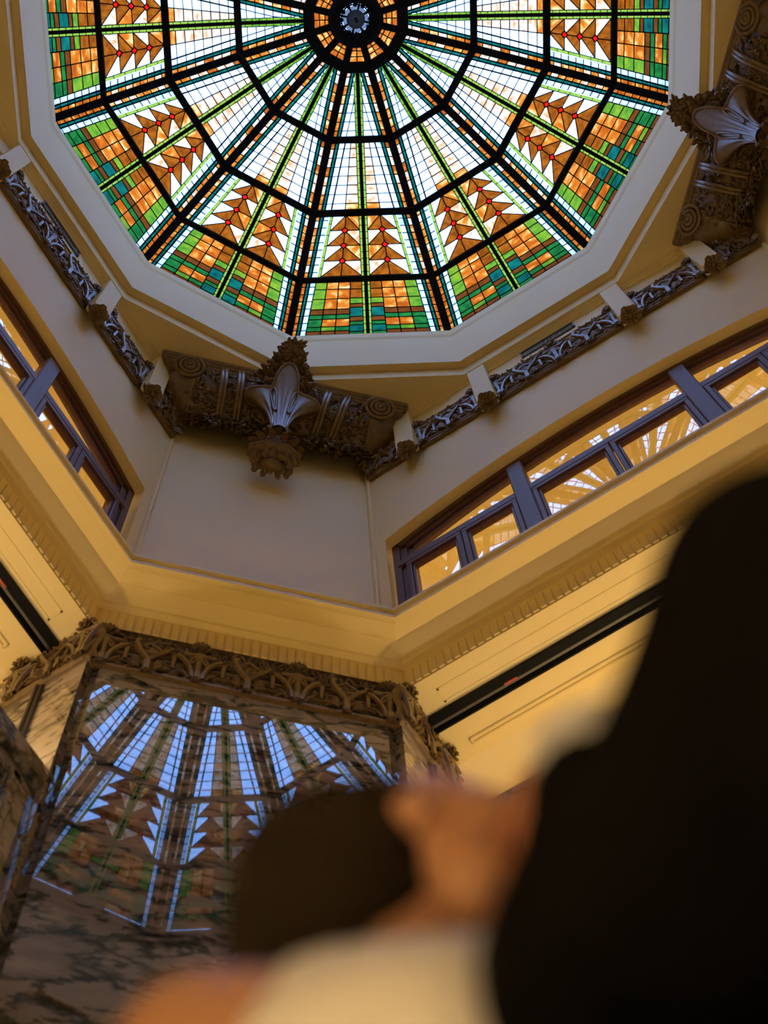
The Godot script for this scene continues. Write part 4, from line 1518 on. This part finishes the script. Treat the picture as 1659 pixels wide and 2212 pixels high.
func console(k: float, label: String) -> void:
	# corner bracket under the ceiling; frame: x = distance from the hall's middle, z across
	var org := P(1.12, 4.6, 0)
	var o := thing("carved_bracket", label, "bracket", placed(k, org), turned(k), "carved corner brackets under the ceiling")
	var rr := RandomNumberGenerator.new()
	rr.seed = 31
	# tablet with a moulded edge
	var mb := MB.new()
	for st in [[1.020, 5.078, 5.098, 0.376], [1.026, 5.062, 5.080, 0.371], [1.034, 5.045, 5.064, 0.362]]:
		mb.bx(st[0] * S, 1.20 * S, st[1] * S + Y0, st[2] * S + Y0, -st[3] * S, st[3] * S, 0.01)
	part("tablet", mb.mesh(org), M.carved_bronze, o)
	# rolled arm: a barrel lying under the tablet, its two ends plain and tapered
	var cx := 1.150
	var ch := 5.045
	var rad := 0.112
	for part_no in 3:
		mb = MB.new()
		var rows := []
		var z0: float = [-0.262, -0.352, 0.262][part_no]
		var z1: float = [0.262, -0.262, 0.352][part_no]
		var nz := 24 if part_no == 0 else 9
		for i in nz + 1:
			var z := lerpf(z0, z1, float(i) / nz)
			var e := clampf((absf(z) - 0.255) / 0.10, 0.0, 1.0)
			var r := rad * (1.0 - 0.10 * e - 0.28 * e * e * e)
			if part_no == 0: r *= 0.90
			var row := PackedVector3Array()
			for j in 15:
				var f := lerpf(-0.35, PI * (0.50 if part_no == 0 else 0.66), j / 14.0)   # from the front edge round the belly towards the wall
				row.append(P(cx - cos(f) * r, ch - sin(f) * r * 1.12, z))
			rows.append(row)
		mb.grid(rows)
		if part_no > 0:
			var cap := []
			var edge: PackedVector3Array = rows[0 if part_no == 1 else nz]
			for q in edge: cap.append(q)
			if part_no == 1: cap.reverse()
			mb.poly(cap)
		part("arm_core" if part_no == 0 else "plain_roll", mb.mesh(org), M.bronze_ground if part_no == 0 else M.carved_bronze, o)
	# leaves over the arm, hanging clusters along its lower edge
	mb = MB.new()
	var onarm := func(z, f, lift): return P(cx - cos(f) * (rad * 0.90 + lift), ch - sin(f) * (rad * 0.90 + lift) * 1.12, z)
	for i in 560:
		var z := rr.randf_range(-0.268, 0.268)
		var f := rr.randf_range(-0.2, 1.75)
		var p: Vector3 = onarm.call(z, f, 0.0)
		var nrm := Vector3(-cos(f), -sin(f), 0)
		var tg := Vector3(sin(f), -cos(f), 0)
		var an := rr.randf_range(0, TAU)
		var d := Vector3(0, 0, 1) * cos(an) + tg * sin(an)
		mb.leaf(p, (d + nrm * 0.35).normalized(), nrm, rr.randf_range(0.05, 0.105), rr.randf_range(0.014, 0.026), 0.02, rr.randf_range(0.6, 1.9))
	for i in 60:
		var z := rr.randf_range(-0.26, 0.26)
		var f := rr.randf_range(0.0, 1.5)
		var tg := Vector3(sin(f), -cos(f), 0)
		mb.scroll(onarm.call(z, f, 0.012), Vector3(0, 0, 1), tg, rr.randf_range(0.025, 0.045), 1.4, 0.008, rr.randf() * TAU)
	for q in [[-0.195, 1.25], [-0.14, 0.6], [-0.095, 1.1], [0.11, 1.15], [0.172, 1.2], [0.212, 0.8], [-0.235, 0.4], [0.245, 0.4], [0.05, 0.7], [-0.05, 0.7]]:
		for i in 22:
			var c := P(cx + 0.005, ch - rad * 1.14, q[0])
			var an := rr.randf_range(0, TAU)
			mb.leaf(c + Vector3(rr.randf_range(-0.06, 0.05), rr.randf_range(-0.16, 0.05) * q[1], rr.randf_range(-0.075, 0.075)), Vector3(-0.2, -0.7, sin(an) * 0.8).normalized(), Vector3(-0.8, -0.6, 0).normalized(), 0.10, 0.03, 0.03, 1.2)
	part("foliage", mb.mesh(org), M.carved_bronze, o).set_meta("kind", "stuff")
	# straps round the arm
	for q in [[-0.185, -0.17], [-0.135, -0.12], [0.135, 0.105], [0.195, 0.155]]:
		mb = MB.new()
		for e in [-0.5, 0.5]:
			var pt := []
			for i in 11:
				var f := lerpf(-0.15, 1.75, i / 10.0)
				pt.append(onarm.call(lerpf(q[0], q[1], i / 10.0) + e * 0.011, f, 0.018))
			mb.tube(pt, 0.019, 6, 1.0, Vector3(0, 0, 1))
		part("strap", mb.mesh(org), M.carved_bronze, o)
	# volutes at the ends
	for s in [-1.0, 1.0]:
		mb = MB.new()
		var c := P(1.034, 5.005, s * 0.287)
		var N := Vector3(-0.62, -0.78, 0).normalized()
		var A := Vector3(0, 0, 1)
		var B := N.cross(A)
		for r in [0.125, 0.082, 0.042]:
			var lp := []
			for i in 15:
				var f := lerpf(-1.2, PI + 1.2, i / 14.0)
				lp.append(c + A * cos(f) * r * s - B * sin(f) * r * 0.75 + N * (0.06 - r * 0.30))
			mb.tube(lp, 0.019, 6, 1.0, N)
		mb.ball(c + N * 0.04, Vector3(0.026, 0.026, 0.032), 8, 6)
		part("volute", mb.mesh(org), M.carved_bronze, o)
	# flared calyx: four-cornered trumpet rising from the neck, fluted
	mb = MB.new()
	var neck := Vector2(1.092, 4.715)
	var tip := Vector2(1.062, 4.965)
	var flare := func(t: float, f: float) -> Vector2:
		# radius and lift of the trumpet's skin
		var star := pow(absf(cos(2.0 * f)), 2.2)
		var fl := pow(t, 2.8)
		var ridge := 0.5 + 0.5 * cos(16.0 * f)
		var r := 0.021 + 0.020 * t * t + fl * (0.012 + 0.050 * star) + 0.0060 * (ridge - 0.5) * sin(PI * t)
		var inner := maxf(cos(f), 0.0)
		return Vector2(r, fl * star * (0.085 * inner * inner - 0.02) - (1.0 - star) * fl * 0.010)
	var rows2 := []
	for j in 17:
		var t := j / 16.0
		var row := PackedVector3Array()
		for i in 96:
			var f := TAU * i / 96.0
			var q: Vector2 = flare.call(t, f)
			var c := neck.lerp(tip, t)
			row.append(P(c.x - cos(f) * q.x * 0.95, c.y + q.y, sin(f) * q.x * 1.10))
		rows2.append(row)
	mb.grid(rows2, true)
	part("calyx", mb.mesh(org), M.carved_bronze, o)
	# rim bead along its edge
	mb = MB.new()
	var rimp := []
	for q in rows2[16]: rimp.append(q)
	rimp.append(rows2[16][0])
	mb.tube(rimp, 0.014, 5)
	part("calyx_rim", mb.mesh(org), M.carved_bronze, o)
	# long loops on the calyx
	for s in [-1.0, 1.0]:
		mb = MB.new()
		var lp := []
		for i in 17:
			var f := TAU * i / 16.0
			var t := 0.66 + 0.26 * sin(f)
			var an: float = s * (0.70 + 0.30 * cos(f) * t)
			var q: Vector2 = flare.call(t, an)
			var c := neck.lerp(tip, t)
			lp.append(P(c.x - cos(an) * (q.x + 0.003) * 0.95, c.y + q.y, sin(an) * (q.x + 0.003) * 1.10))
		mb.tube(lp, 0.010, 5, 1.0, Vector3(-1, 0, 0))
		part("calyx_loop", mb.mesh(org), M.carved_bronze, o)
	# crown of leaves reaching in under the ring
	mb = MB.new()
	for i in 330:
		var t := rr.randf()
		var c := lerpf(1.03, 0.925, t)
		var half := lerpf(0.095, 0.016, pow(t, 0.75))
		var z := rr.randf_range(-1, 1) * half
		var p := P(c, lerpf(5.03, 5.135, t) + rr.randf_range(-0.02, 0.015), z)
		var an := rr.randf_range(0, TAU)
		mb.leaf(p, Vector3(-0.5 + 0.6 * cos(an), rr.randf_range(-0.5, 0.2), sin(an) + z * 6.0).normalized(), Vector3(-0.35, -0.9, 0).normalized(), rr.randf_range(0.05, 0.10), rr.randf_range(0.016, 0.028), 0.02, rr.randf_range(0.5, 1.8))
	part("crown_leaves", mb.mesh(org), M.carved_bronze, o).set_meta("kind", "stuff")
	mb = MB.new()
	rows2 = []
	for j in 6:
		var t := j / 5.0
		var row := PackedVector3Array()
		var half := lerpf(0.075, 0.01, t)
		for i in 7:
			var e := i / 3.0 - 1.0
			row.append(P(lerpf(1.03, 0.93, t), lerpf(5.05, 5.15, t) - 0.012 * (1 - e * e), e * half))
		rows2.append(row)
	mb.grid(rows2)
	part("crown_core", mb.mesh(org), M.bronze_ground, o)
	# pendant: bulb of leaves, half-octagon plate against the wall, hanging leaves
	mb = MB.new()
	var pc := P(1.135, 4.62, 0)
	var sq := func(d: Vector3): return Vector3(d.x * 0.52, d.y, d.z)
	var rws := []
	for q in [Vector2(0.175, 0.02), Vector2(0.165, 0.07), Vector2(0.125, 0.14), Vector2(0.10, 0.20), Vector2(0.075, 0.27), Vector2(0.06, 0.34)]:
		var row := PackedVector3Array()
		for i in 20:
			var f := TAU * i / 20.0
			row.append(pc + sq.call(Vector3(cos(f) * q.x, q.y, -sin(f) * q.x)) + Vector3(-0.30 * q.y, 0, 0))
		rws.append(row)
	mb.grid(rws, true)
	part("pendant", mb.mesh(org), M.bronze_ground, o)
	mb = MB.new()
	for ring in 3:
		for i in 13:
			var f := TAU * (i + 0.5 * ring) / 13.0
			var d := Vector3(cos(f) * 0.6, 0, sin(f))
			var yy: float = [0.10, 0.20, 0.26][ring]
			var rr2: float = [0.145, 0.105, 0.07][ring]
			mb.leaf(pc + Vector3(d.x * rr2, yy, d.z * rr2) + Vector3(-0.30 * yy, 0, 0), (d * [0.9, 0.7, 0.4][ring] + Vector3.UP * [-0.6, -0.8, 1.0][ring]).normalized(), (d + Vector3.UP * 0.3).normalized(), [0.12, 0.14, 0.12][ring], 0.036, 0.022, 1.5)
	part("pendant_leaves", mb.mesh(org), M.carved_bronze, o)
	mb = MB.new()
	for st in [[0.238, -0.004, 0.028], [0.215, -0.026, 0.0]]:
		var lo := []
		var hi := []
		for i in 8:
			var f := TAU * (i + 0.5) / 8.0
			var d: Vector3 = sq.call(Vector3(cos(f), 0, -sin(f))) * st[0]
			lo.append(pc + d + Vector3(0, st[1], 0))
			hi.append(pc + d + Vector3(0, st[2], 0))
		for i in 8:
			var j := (i + 1) % 8
			mb.quad(lo[i], lo[j], hi[j], hi[i])
		mb.poly(hi)
		lo.reverse()
		mb.poly(lo)
	part("octagonal_plate", mb.mesh(org), M.carved_bronze, o)
	mb = MB.new()
	for i in 26:
		var f := TAU * i / 26.0
		var d := Vector3(cos(f) * 0.55, 0, sin(f))
		var q := 0.10 + 0.07 * (i % 2)
		mb.leaf(pc + d * q + Vector3(0.02, -0.03, 0), (d * rr.randf_range(-0.6, 0.8) + Vector3(0.6, -0.15, rr.randf_range(-0.4, 0.4))).normalized(), Vector3(0.1, -1, 0).normalized(), 0.10, 0.032, 0.034, 1.5)
	for s in [-1.0, 1.0]:
		mb.ball(pc + Vector3(-0.01, -0.06, s * 0.06), Vector3(0.03, 0.03, 0.042), 8, 6)
	mb.ball(pc + Vector3(0.06, -0.09, 0), Vector3(0.06, 0.05, 0.09), 10, 6)
	part("hanging_rosette", mb.mesh(org), M.carved_bronze, o)

func shutter_track(k: int, nm: String) -> void:
	var org := P(1.16, 3.262, 0)
	var o := thing("shutter_track", {"east": "long black shutter track across the ceiling of the bright gallery opening", "north": "black shutter track with a vertical guide down the pale marble jamb"}[nm], "track", placed(k, org), turned(k))
	var y := 3.268 * S + Y0
	var z := 0.618 * S
	var mb := MB.new()
	mb.bx(1.142 * S, 1.160 * S, y - 0.035, y + 0.01, -z, z)
	part("housing", mb.mesh(org), M.track_black, o)
	mb = MB.new()
	mb.bx(1.160 * S, 1.170 * S, y - 0.028, y + 0.01, -z, z, 0.006)
	part("channel", mb.mesh(org), M.track_grey, o)
	mb = MB.new()
	mb.bx(1.170 * S, 1.180 * S, y - 0.045, y + 0.01, -z, z)
	mb.tube([Vector3(1.175 * S, y - 0.048, -z), Vector3(1.175 * S, y - 0.048, z)], 0.010, 6)
	part("lip", mb.mesh(org), M.track_black, o)
	mb = MB.new()
	mb.bx(1.158 * S, 1.163 * S, y - 0.037, y - 0.02, -0.43 * S, -0.40 * S)
	if nm == "north": mb = MB.new(); mb.bx(1.158 * S, 1.163 * S, y - 0.037, y - 0.02, 0.40 * S, 0.45 * S)
	part("red_tag", mb.mesh(org), M.red_tag, o, "small red tag")
	for s in [-1.0, 1.0]:
		mb = MB.new()
		mb.bx(1.158 * S, 1.180 * S, 2.60 * S + Y0, y - 0.03, s * 0.6135 * S, s * 0.628 * S, 0.006)
		mb.tube([Vector3(1.169 * S, 2.60 * S + Y0, s * 0.6125 * S), Vector3(1.169 * S, y - 0.03, s * 0.6125 * S)], 0.014, 6, 1.0, Vector3.RIGHT)
		part("guide", mb.mesh(org), M.track_grey, o)

# ---------------------------------------------------------------- people
# bones [a, b, ra, rb] melted into one surface, meshed as surface nets
func melt(mb: MB, bones: Array, cell: float, k: float) -> void:
	var lo := Vector3.INF
	var hi := -Vector3.INF
	for b in bones:
		var r: float = maxf(b[2], b[3]) + k * 0.3 + cell * 2.0
		lo = lo.min(b[0] - Vector3.ONE * r).min(b[1] - Vector3.ONE * r)
		hi = hi.max(b[0] + Vector3.ONE * r).max(b[1] + Vector3.ONE * r)
	var nx := int((hi.x - lo.x) / cell) + 2
	var ny := int((hi.y - lo.y) / cell) + 2
	var nz := int((hi.z - lo.z) / cell) + 2
	var F := PackedFloat32Array()
	F.resize(nx * ny * nz)
	F.fill(1.0)
	for b in bones:
		var a: Vector3 = b[0]
		var ab: Vector3 = b[1] - a
		var ra: float = b[2]
		var dr: float = b[3] - ra
		var ll := maxf(ab.length_squared(), 1e-9)
		var r: float = maxf(b[2], b[3]) + k + cell * 2.0
		var p0 := ((a.min(b[1]) - Vector3.ONE * r - lo) / cell).max(Vector3.ZERO)
		var p1 := ((a.max(b[1]) + Vector3.ONE * r - lo) / cell)
		for z in range(int(p0.z), mini(int(p1.z) + 1, nz)):
			for y in range(int(p0.y), mini(int(p1.y) + 1, ny)):
				var row := (z * ny + y) * nx
				for x in range(int(p0.x), mini(int(p1.x) + 1, nx)):
					var q := lo + Vector3(x, y, z) * cell - a
					var t := clampf(q.dot(ab) / ll, 0.0, 1.0)
					var d := (q - ab * t).length() - (ra + dr * t)
					var e := F[row + x]
					var h := maxf(k - absf(d - e), 0.0) / k
					F[row + x] = minf(d, e) - h * h * k * 0.25
	var at := PackedInt32Array()
	at.resize(nx * ny * nz)
	at.fill(-1)
	var base := mb.v.size()
	for z in nz - 1:
		for y in ny - 1:
			var row := (z * ny + y) * nx
			for x in nx - 1:
				var i := row + x
				var f0 := F[i]
				if absf(f0) > cell * 3.0: continue
				var c := [f0, F[i + 1], F[i + nx], F[i + nx + 1], F[i + nx * ny], F[i + nx * ny + 1], F[i + nx * ny + nx], F[i + nx * ny + nx + 1]]
				var ins := 0
				for q in c: ins += 1 if q < 0 else 0
				if ins == 0 or ins == 8: continue
				var sum := Vector3.ZERO
				var m := 0
				for e in [[0, 1], [2, 3], [4, 5], [6, 7], [0, 2], [1, 3], [4, 6], [5, 7], [0, 4], [1, 5], [2, 6], [3, 7]]:
					var u0: float = c[e[0]]
					var u1: float = c[e[1]]
					if (u0 < 0) != (u1 < 0):
						var t := u0 / (u0 - u1)
						var A := Vector3(e[0] & 1, (e[0] >> 1) & 1, e[0] >> 2)
						var B := Vector3(e[1] & 1, (e[1] >> 1) & 1, e[1] >> 2)
						sum += A.lerp(B, t)
						m += 1
				at[i] = mb.v.size()
				mb.v.append(lo + (Vector3(x, y, z) + sum / m) * cell)
				mb.n.append(Vector3.ZERO)
				mb.u.append(Vector2.ZERO)
	var ax := [1, nx, nx * ny]
	for z in range(1, nz - 1):
		for y in range(1, ny - 1):
			for x in range(1, nx - 1):
				var i := (z * ny + y) * nx + x
				var f0 := F[i]
				if absf(f0) > cell * 3.0: continue
				for w in 3:
					var f1 := F[i + ax[w]]
					if (f0 < 0) == (f1 < 0): continue
					var s1: int = ax[(w + 1) % 3]
					var s2: int = ax[(w + 2) % 3]
					var a := at[i - s1 - s2]; var b := at[i - s2]; var c := at[i]; var d := at[i - s1]
					if a < 0 or b < 0 or c < 0 or d < 0: continue
					if f0 >= 0:
						var sw := b; b = d; d = sw
					mb.idx.append_array(PackedInt32Array([a, c, b, a, d, c]))
					var nn := (mb.v[c] - mb.v[a]).cross(mb.v[d] - mb.v[b])
					mb.n[a] += nn; mb.n[b] += nn; mb.n[c] += nn; mb.n[d] += nn
	for i in range(base, mb.v.size()): mb.n[i] = mb.n[i].normalized()

func head_bones(T: Transform3D, s := 1.0) -> Array:
	# x to its right, y up, z forward, metres from the middle of the head
	var out := []
	for b in [[0, .035, -.035, 0, .035, .015, .082, .080], [0, .055, -.02, 0, .05, .03, .072, .066], [-.03, .0, .045, .03, .0, .045, .05, .05],
			[-.035, -.05, .02, 0, -.088, .062, .040, .026], [.035, -.05, .02, 0, -.088, .062, .040, .026], [0, -.045, .06, 0, -.06, .068, .034, .030],
			[0, .012, .092, 0, -.024, .112, .010, .014], [-.013, -.028, .096, .013, -.028, .096, .010, .010], [-.02, -.058, .088, .02, -.058, .088, .011, .011],
			[-.083, .0, -.01, -.088, -.02, -.012, .014, .010], [.083, .0, -.01, .088, -.02, -.012, .014, .010], [-.045, .026, .075, .045, .026, .075, .012, .012]]:
		out.append([T * (Vector3(b[0], b[1], b[2]) * s), T * (Vector3(b[3], b[4], b[5]) * s), b[6] * s, b[7] * s])
	return out

func face_details(o: Node3D, org: Vector3, T: Transform3D) -> void:
	for s in [-1.0, 1.0]:
		var mb := MB.new()
		mb.ball(T * Vector3(s * .032, .006, .083), Vector3.ONE * .011, 8, 6)
		part("eye", mb.mesh(org), M.eye, o)
	var lp := MB.new()
	lp.tube([T * Vector3(-.022, -.058, .094), T * Vector3(0, -.055, .101), T * Vector3(.022, -.058, .094)], [0.004, 0.008, 0.004], 6)
	part("lips", lp.mesh(org), M.lip, o)

func hand_bones(w: Vector3, dir: Vector3, palm: Vector3, thumb: Vector3, curl: float) -> Array:
	# wrist, direction of the fingers, where the palm faces, side of the thumb
	var out := []
	var d := dir.normalized()
	var t := (thumb - d * thumb.dot(d)).normalized()
	var n := (palm - d * palm.dot(d)).normalized()
	out.append([w, w + d * .03, .024, .024])
	for i in 4:
		var off := t * (.030 - .020 * i)
		var root := w + d * (.085 - .004 * absf(i - 1.2)) + off
		out.append([w + d * .02 + off * 0.6, root, .015, .012])
		var ln: float = [.040, .045, .042, .033][i]
		var p := root
		var f := 0.25 * curl
		for j in 3:
			var dd := d * cos(f) + n * sin(f)
			var q: Vector3 = p + dd * ln * [1.0, .68, .52][j]
			out.append([p, q, .0092 - .0006 * j, .0086 - .0008 * j])
			p = q
			f += 0.45 * curl
	var r := w + d * .028 + t * .026
	var q1 := r + (t * .72 + d * .62 + n * .25).normalized() * .042
	var q2 := q1 + (t * .3 + d * .85 + n * .4).normalized() * .032
	out.append([w + d * .012 + t * .012, r, .016, .015])
	out.append([r, q1, .0135, .0105])
	out.append([q1, q2, .0105, .0085])
	return out

func woman() -> void:
	var org := Vector3(-0.02, 0, -0.31)
	var o := thing("person", "person in a sleeveless ivory dress with dark pinned-up hair, face tilted up", "person", org)
	var f := Vector3(.46, .30, .80).normalized()
	var rt := f.cross(Vector3.UP).normalized()
	var T := Transform3D(Basis(rt, rt.cross(f), f), Vector3(.012, 1.572, -.298))
	var c := Vector3(-.02, 0, -.31)
	var R := Vector3(.42, 0, .91)      # her right
	var Fw := Vector3(.91, 0, -.42)    # the way her body faces
	var v := func(r, y, fw): return c + R * r + Fw * fw + Vector3.UP * y
	var mb := MB.new()
	var body := [
		[v.call(0, .92, 0), v.call(0, 1.08, .01), .125, .105], [v.call(-.07, .92, 0), v.call(.07, .92, 0), .11, .11],
		[v.call(0, 1.08, .01), v.call(0, 1.28, 0), .10, .105], [v.call(-.07, 1.27, .01), v.call(.07, 1.27, .01), .095, .095],
		[v.call(-.125, 1.325, -.005), v.call(.125, 1.325, -.005), .052, .052],
		[v.call(0, 1.33, 0), T * Vector3(0, -.06, -.03), .058, .050],
		[v.call(-.135, 1.345, -.01), v.call(-.175, 1.08, -.03), .060, .042], [v.call(-.175, 1.08, -.03), v.call(-.16, .90, .10), .038, .027],
		[v.call(.145, 1.33, -.005), v.call(.27, 1.16, .06), .050, .040], [v.call(.27, 1.16, .06), v.call(.42, 1.24, .13), .038, .027],
	]
	for s in [-1.0, 1.0]:
		body.append([v.call(s * .09, .90, 0), v.call(s * .085, .48, .015), .092, .058])
		body.append([v.call(s * .085, .48, .015), v.call(s * .08, .09, -.02), .056, .036])
		body.append([v.call(s * .08, .06, -.03), v.call(s * .085, .03, .12), .036, .028])
	melt(mb, body, 0.016, 0.05)
	melt(mb, head_bones(T, 1.06), 0.006, 0.022)
	melt(mb, hand_bones(v.call(-.16, .90, .10), Fw * .8 + Vector3.DOWN * .5, R, Vector3.UP, 1.0), 0.004, 0.008)
	melt(mb, hand_bones(v.call(.42, 1.24, .13), R, -Fw, Vector3.UP, 1.0), 0.004, 0.008)
	part("body", mb.mesh(org), M.skin, o)
	face_details(o, org, T)
	# hair: full cap, side sweep and a low knot
	mb = MB.new()
	var hb := []
	for b in [[0, .055, -.03, 0, .066, .01, .082, .072], [0, .0, -.045, 0, .045, -.045, .078, .084], [-.055, .01, -.02, -.048, .045, .015, .036, .036], [.055, .01, -.02, .048, .045, .015, .036, .036],
			[0, -.04, -.085, 0, .0, -.10, .050, .048], [-.03, -.055, -.055, .03, -.055, -.055, .045, .045], [-.02, -.05, -.125, .02, -.06, -.12, .028, .028]]:
		hb.append([T * Vector3(b[0], b[1], b[2] - 0.018), T * Vector3(b[3], b[4], b[5] - 0.018), b[6], b[7]])
	melt(mb, hb, 0.009, 0.03)
	part("hair", mb.mesh(org), M.dark_hair, o)
	# dress
	mb = MB.new()
	var dr := [
		[v.call(-.035, 1.24, .005), v.call(.07, 1.25, .005), .100, .108], [v.call(-.045, 1.305, -.015), v.call(.085, 1.295, -.015), .066, .066], [v.call(0, 1.24, 0), v.call(0, 1.08, .01), .116, .112],
		[v.call(-.050, 1.350, -.022), v.call(.06, 1.335, -.022), .046, .046],
		[v.call(0, 1.08, .01), v.call(0, .90, 0), .114, .15], [v.call(-.08, .92, 0), v.call(.08, .92, 0), .13, .13]]
	for s in [-1.0, 1.0]:
		dr.append([v.call(s * .08, .9, 0), v.call(s * .14, .12, -.01), .13, .17])
	dr.append([v.call(0, .9, 0), v.call(0, .12, -.03), .13, .19])
	melt(mb, dr, 0.018, 0.05)
	part("dress", mb.mesh(org), M.ivory_dress, o)

func man() -> void:
	var org := Vector3(.05, 0, .07)
	var o := thing("person", "person in a black wool suit with white shirt cuff, one hand at the other's cheek", "person", org)
	var hf := Vector3(-.06, -.18, -1).normalized()
	var rt := hf.cross(Vector3.UP).normalized()
	var T := Transform3D(Basis(rt, rt.cross(hf), hf), Vector3(.075, 1.70, .03))
	var sl := Vector3(-.145, 1.405, .062)
	var sr := Vector3(.262, 1.445, .06)
	var el := Vector3(-.088, 1.205, -.140)
	var wl := Vector3(-.080, 1.476, -.112)
	var er := Vector3(.33, 1.18, -.04)
	var wr := Vector3(.17, 1.10, -.24)
	var p := func(x, y, z): return Vector3(.05 + x, y, .07 + z)
	var mb := MB.new()
	var body := [
		[p.call(-.07, .97, 0), p.call(.07, .97, 0), .12, .12], [p.call(0, .97, 0), p.call(0, 1.18, 0), .13, .125], [p.call(-.08, 1.28, -.01), p.call(.08, 1.29, -.01), .115, .115],
		[sl, sr, .06, .06], [p.call(0, 1.42, 0), T * Vector3(0, -.07, -.03), .066, .060],
		[sl, el, .055, .046], [el, wl, .044, .030], [sr, er, .055, .046], [er, wr, .044, .030]]
	for s in [-1.0, 1.0]:
		body.append([p.call(s * .10, .94, 0), p.call(s * .11, .50, -.01), .095, .062])
		body.append([p.call(s * .11, .50, -.01), p.call(s * .115, .09, .01), .060, .040])
		body.append([p.call(s * .115, .05, .03), p.call(s * .125, .04, -.15), .040, .034])
	melt(mb, body, 0.018, 0.05)
	melt(mb, head_bones(T, 1.06), 0.007, 0.022)
	melt(mb, hand_bones(wl, Vector3(.055, .045, -.078), Vector3(.4, .3, -.3), Vector3(-.2, .9, -.2), 0.8), 0.004, 0.008)
	melt(mb, hand_bones(wr, Vector3(-.6, .1, -.5), Vector3(-.6, .0, .4), Vector3.UP, 1.0), 0.004, 0.008)
	part("body", mb.mesh(org), M.pink_skin, o)
	face_details(o, org, T)
	mb = MB.new()
	var hb := []
	for b in [[0, .06, -.035, 0, .085, .02, .092, .072], [0, .0, -.06, 0, .05, -.05, .082, .090], [-.05, .02, -.02, .05, .02, -.02, .055, .055]]:
		hb.append([T * (Vector3(b[0], b[1], b[2]) * 1.05), T * (Vector3(b[3], b[4], b[5]) * 1.05), b[6] * 1.04, b[7] * 1.04])
	melt(mb, hb, 0.010, 0.03)
	part("hair", mb.mesh(org), M.black_hair, o)
	# jacket
	mb = MB.new()
	var dl := (wl - el).normalized()
	var dr2 := (wr - er).normalized()
	var jk := [
		[p.call(-.08, 1.30, -.01), p.call(.08, 1.31, -.01), .142, .142], [p.call(0, 1.20, 0), p.call(0, 1.0, .005), .158, .160], [p.call(-.07, .92, 0), p.call(.07, .92, 0), .150, .150],
		[p.call(-.08, .84, 0), p.call(.08, .84, 0), .150, .150], [sl, sr, .074, .078], [p.call(-.05, 1.45, .02), p.call(.05, 1.45, .02), .06, .06],
		[sl, el, .079, .066], [el, wl - dl * .055, .064, .045], [sr, er, .078, .066], [er, wr - dr2 * .03, .062, .045]]
	melt(mb, jk, 0.016, 0.05)
	part("jacket", mb.mesh(org), M.black_wool, o)
	for q in [[wl, dl], [wr, dr2]]:
		mb = MB.new()
		mb.tube([q[0] - q[1] * .075, q[0] - q[1] * .03, q[0] - q[1] * .002], [.042, .044, .042], 16)
		part("shirt_cuff", mb.mesh(org), M.white_cotton, o, "white shirt cuff")
	mb = MB.new()
	mb.tube([p.call(0, 1.44, .0), p.call(0.005, 1.50, -.006), p.call(.008, 1.525, -.01)], [.078, .070, .068], 16)
	part("shirt_collar", mb.mesh(org), M.white_cotton, o, "white shirt collar")
	mb = MB.new()
	var tr := []
	for s in [-1.0, 1.0]:
		tr.append([p.call(s * .10, .92, 0), p.call(s * .11, .50, -.01), .115, .085])
		tr.append([p.call(s * .11, .50, -.01), p.call(s * .115, .10, .015), .085, .075])
	melt(mb, tr, 0.02, 0.04)
	part("trousers", mb.mesh(org), M.black_wool, o)
	for s in [-1.0, 1.0]:
		mb = MB.new()
		melt(mb, [[p.call(s * .115, .05, .035), p.call(s * .125, .042, -.16), .045, .040], [p.call(s * .115, .05, .03), p.call(s * .115, .09, .02), .045, .045]], 0.012, 0.02)
		part("shoe", mb.mesh(org), M.shoe_black, o)

# ---------------------------------------------------------------- scene
func _ready() -> void:
	rng.seed = 7
	# camera: on the floor, looking steeply up; calibrated from the skylight's corners and the upright edges
	var cam := Camera3D.new()
	cam.name = "camera"
	add_child(cam)
	var right := Vector3(0.5248, -0.0323, 0.8506)
	var fwd := Vector3(0.2715, 0.9535, -0.1314)
	right = (right - fwd.normalized() * right.dot(fwd.normalized())).normalized()
	var f := fwd.normalized()
	cam.transform = Transform3D(Basis(right, right.cross(f), -f), P(-0.21148, 0, 0.00451))
	var at := CameraAttributesPhysical.new()
	at.frustum_focal_length = 12.0 * 3750.0 / 1106.0
	at.frustum_focus_distance = 15.0
	at.exposure_aperture = 1.55
	at.frustum_near = 0.05
	at.frustum_far = 200.0
	cam.attributes = at
	cam.fov = 2.0 * rad_to_deg(atan(1106.0 / 3750.0))
	cam.current = true
	# daylight: an even blue-white sky above the skylight
	var we := WorldEnvironment.new()
	we.name = "environment"
	var env := Environment.new()
	var sky := Sky.new()
	var sm := ProceduralSkyMaterial.new()
	sm.sky_top_color = srgb(.195, .405, 1.0)
	sm.sky_horizon_color = srgb(.21, .42, 1.0)
	sm.ground_bottom_color = srgb(.10, .10, .10)
	sm.ground_horizon_color = srgb(.20, .22, .25)
	sm.sun_angle_max = 0.0
	sky.sky_material = sm
	env.sky = sky
	env.background_mode = Environment.BG_SKY
	env.background_energy_multiplier = 32.0
	env.tonemap_mode = Environment.TONE_MAPPER_LINEAR
	env.tonemap_exposure = 1.14
	env.sdfgi_enabled = true
	env.ssao_enabled = true
	env.ssil_enabled = true
	we.environment = env
	add_child(we)
	materials()
	build_hall()
	skylight()
	capital()
	wall_ornaments(0, "east")
	wall_ornaments(1, "north")
	console(0.5, "carved brown corner bracket with hanging rosette above the marble pier")
	console(-0.5, "carved brown corner bracket beyond the wide window over the bright gallery")
	shutter_track(0, "east")
	shutter_track(1, "north")
	added_sconces()
	added_floor_lamps()
	woman()
	man()
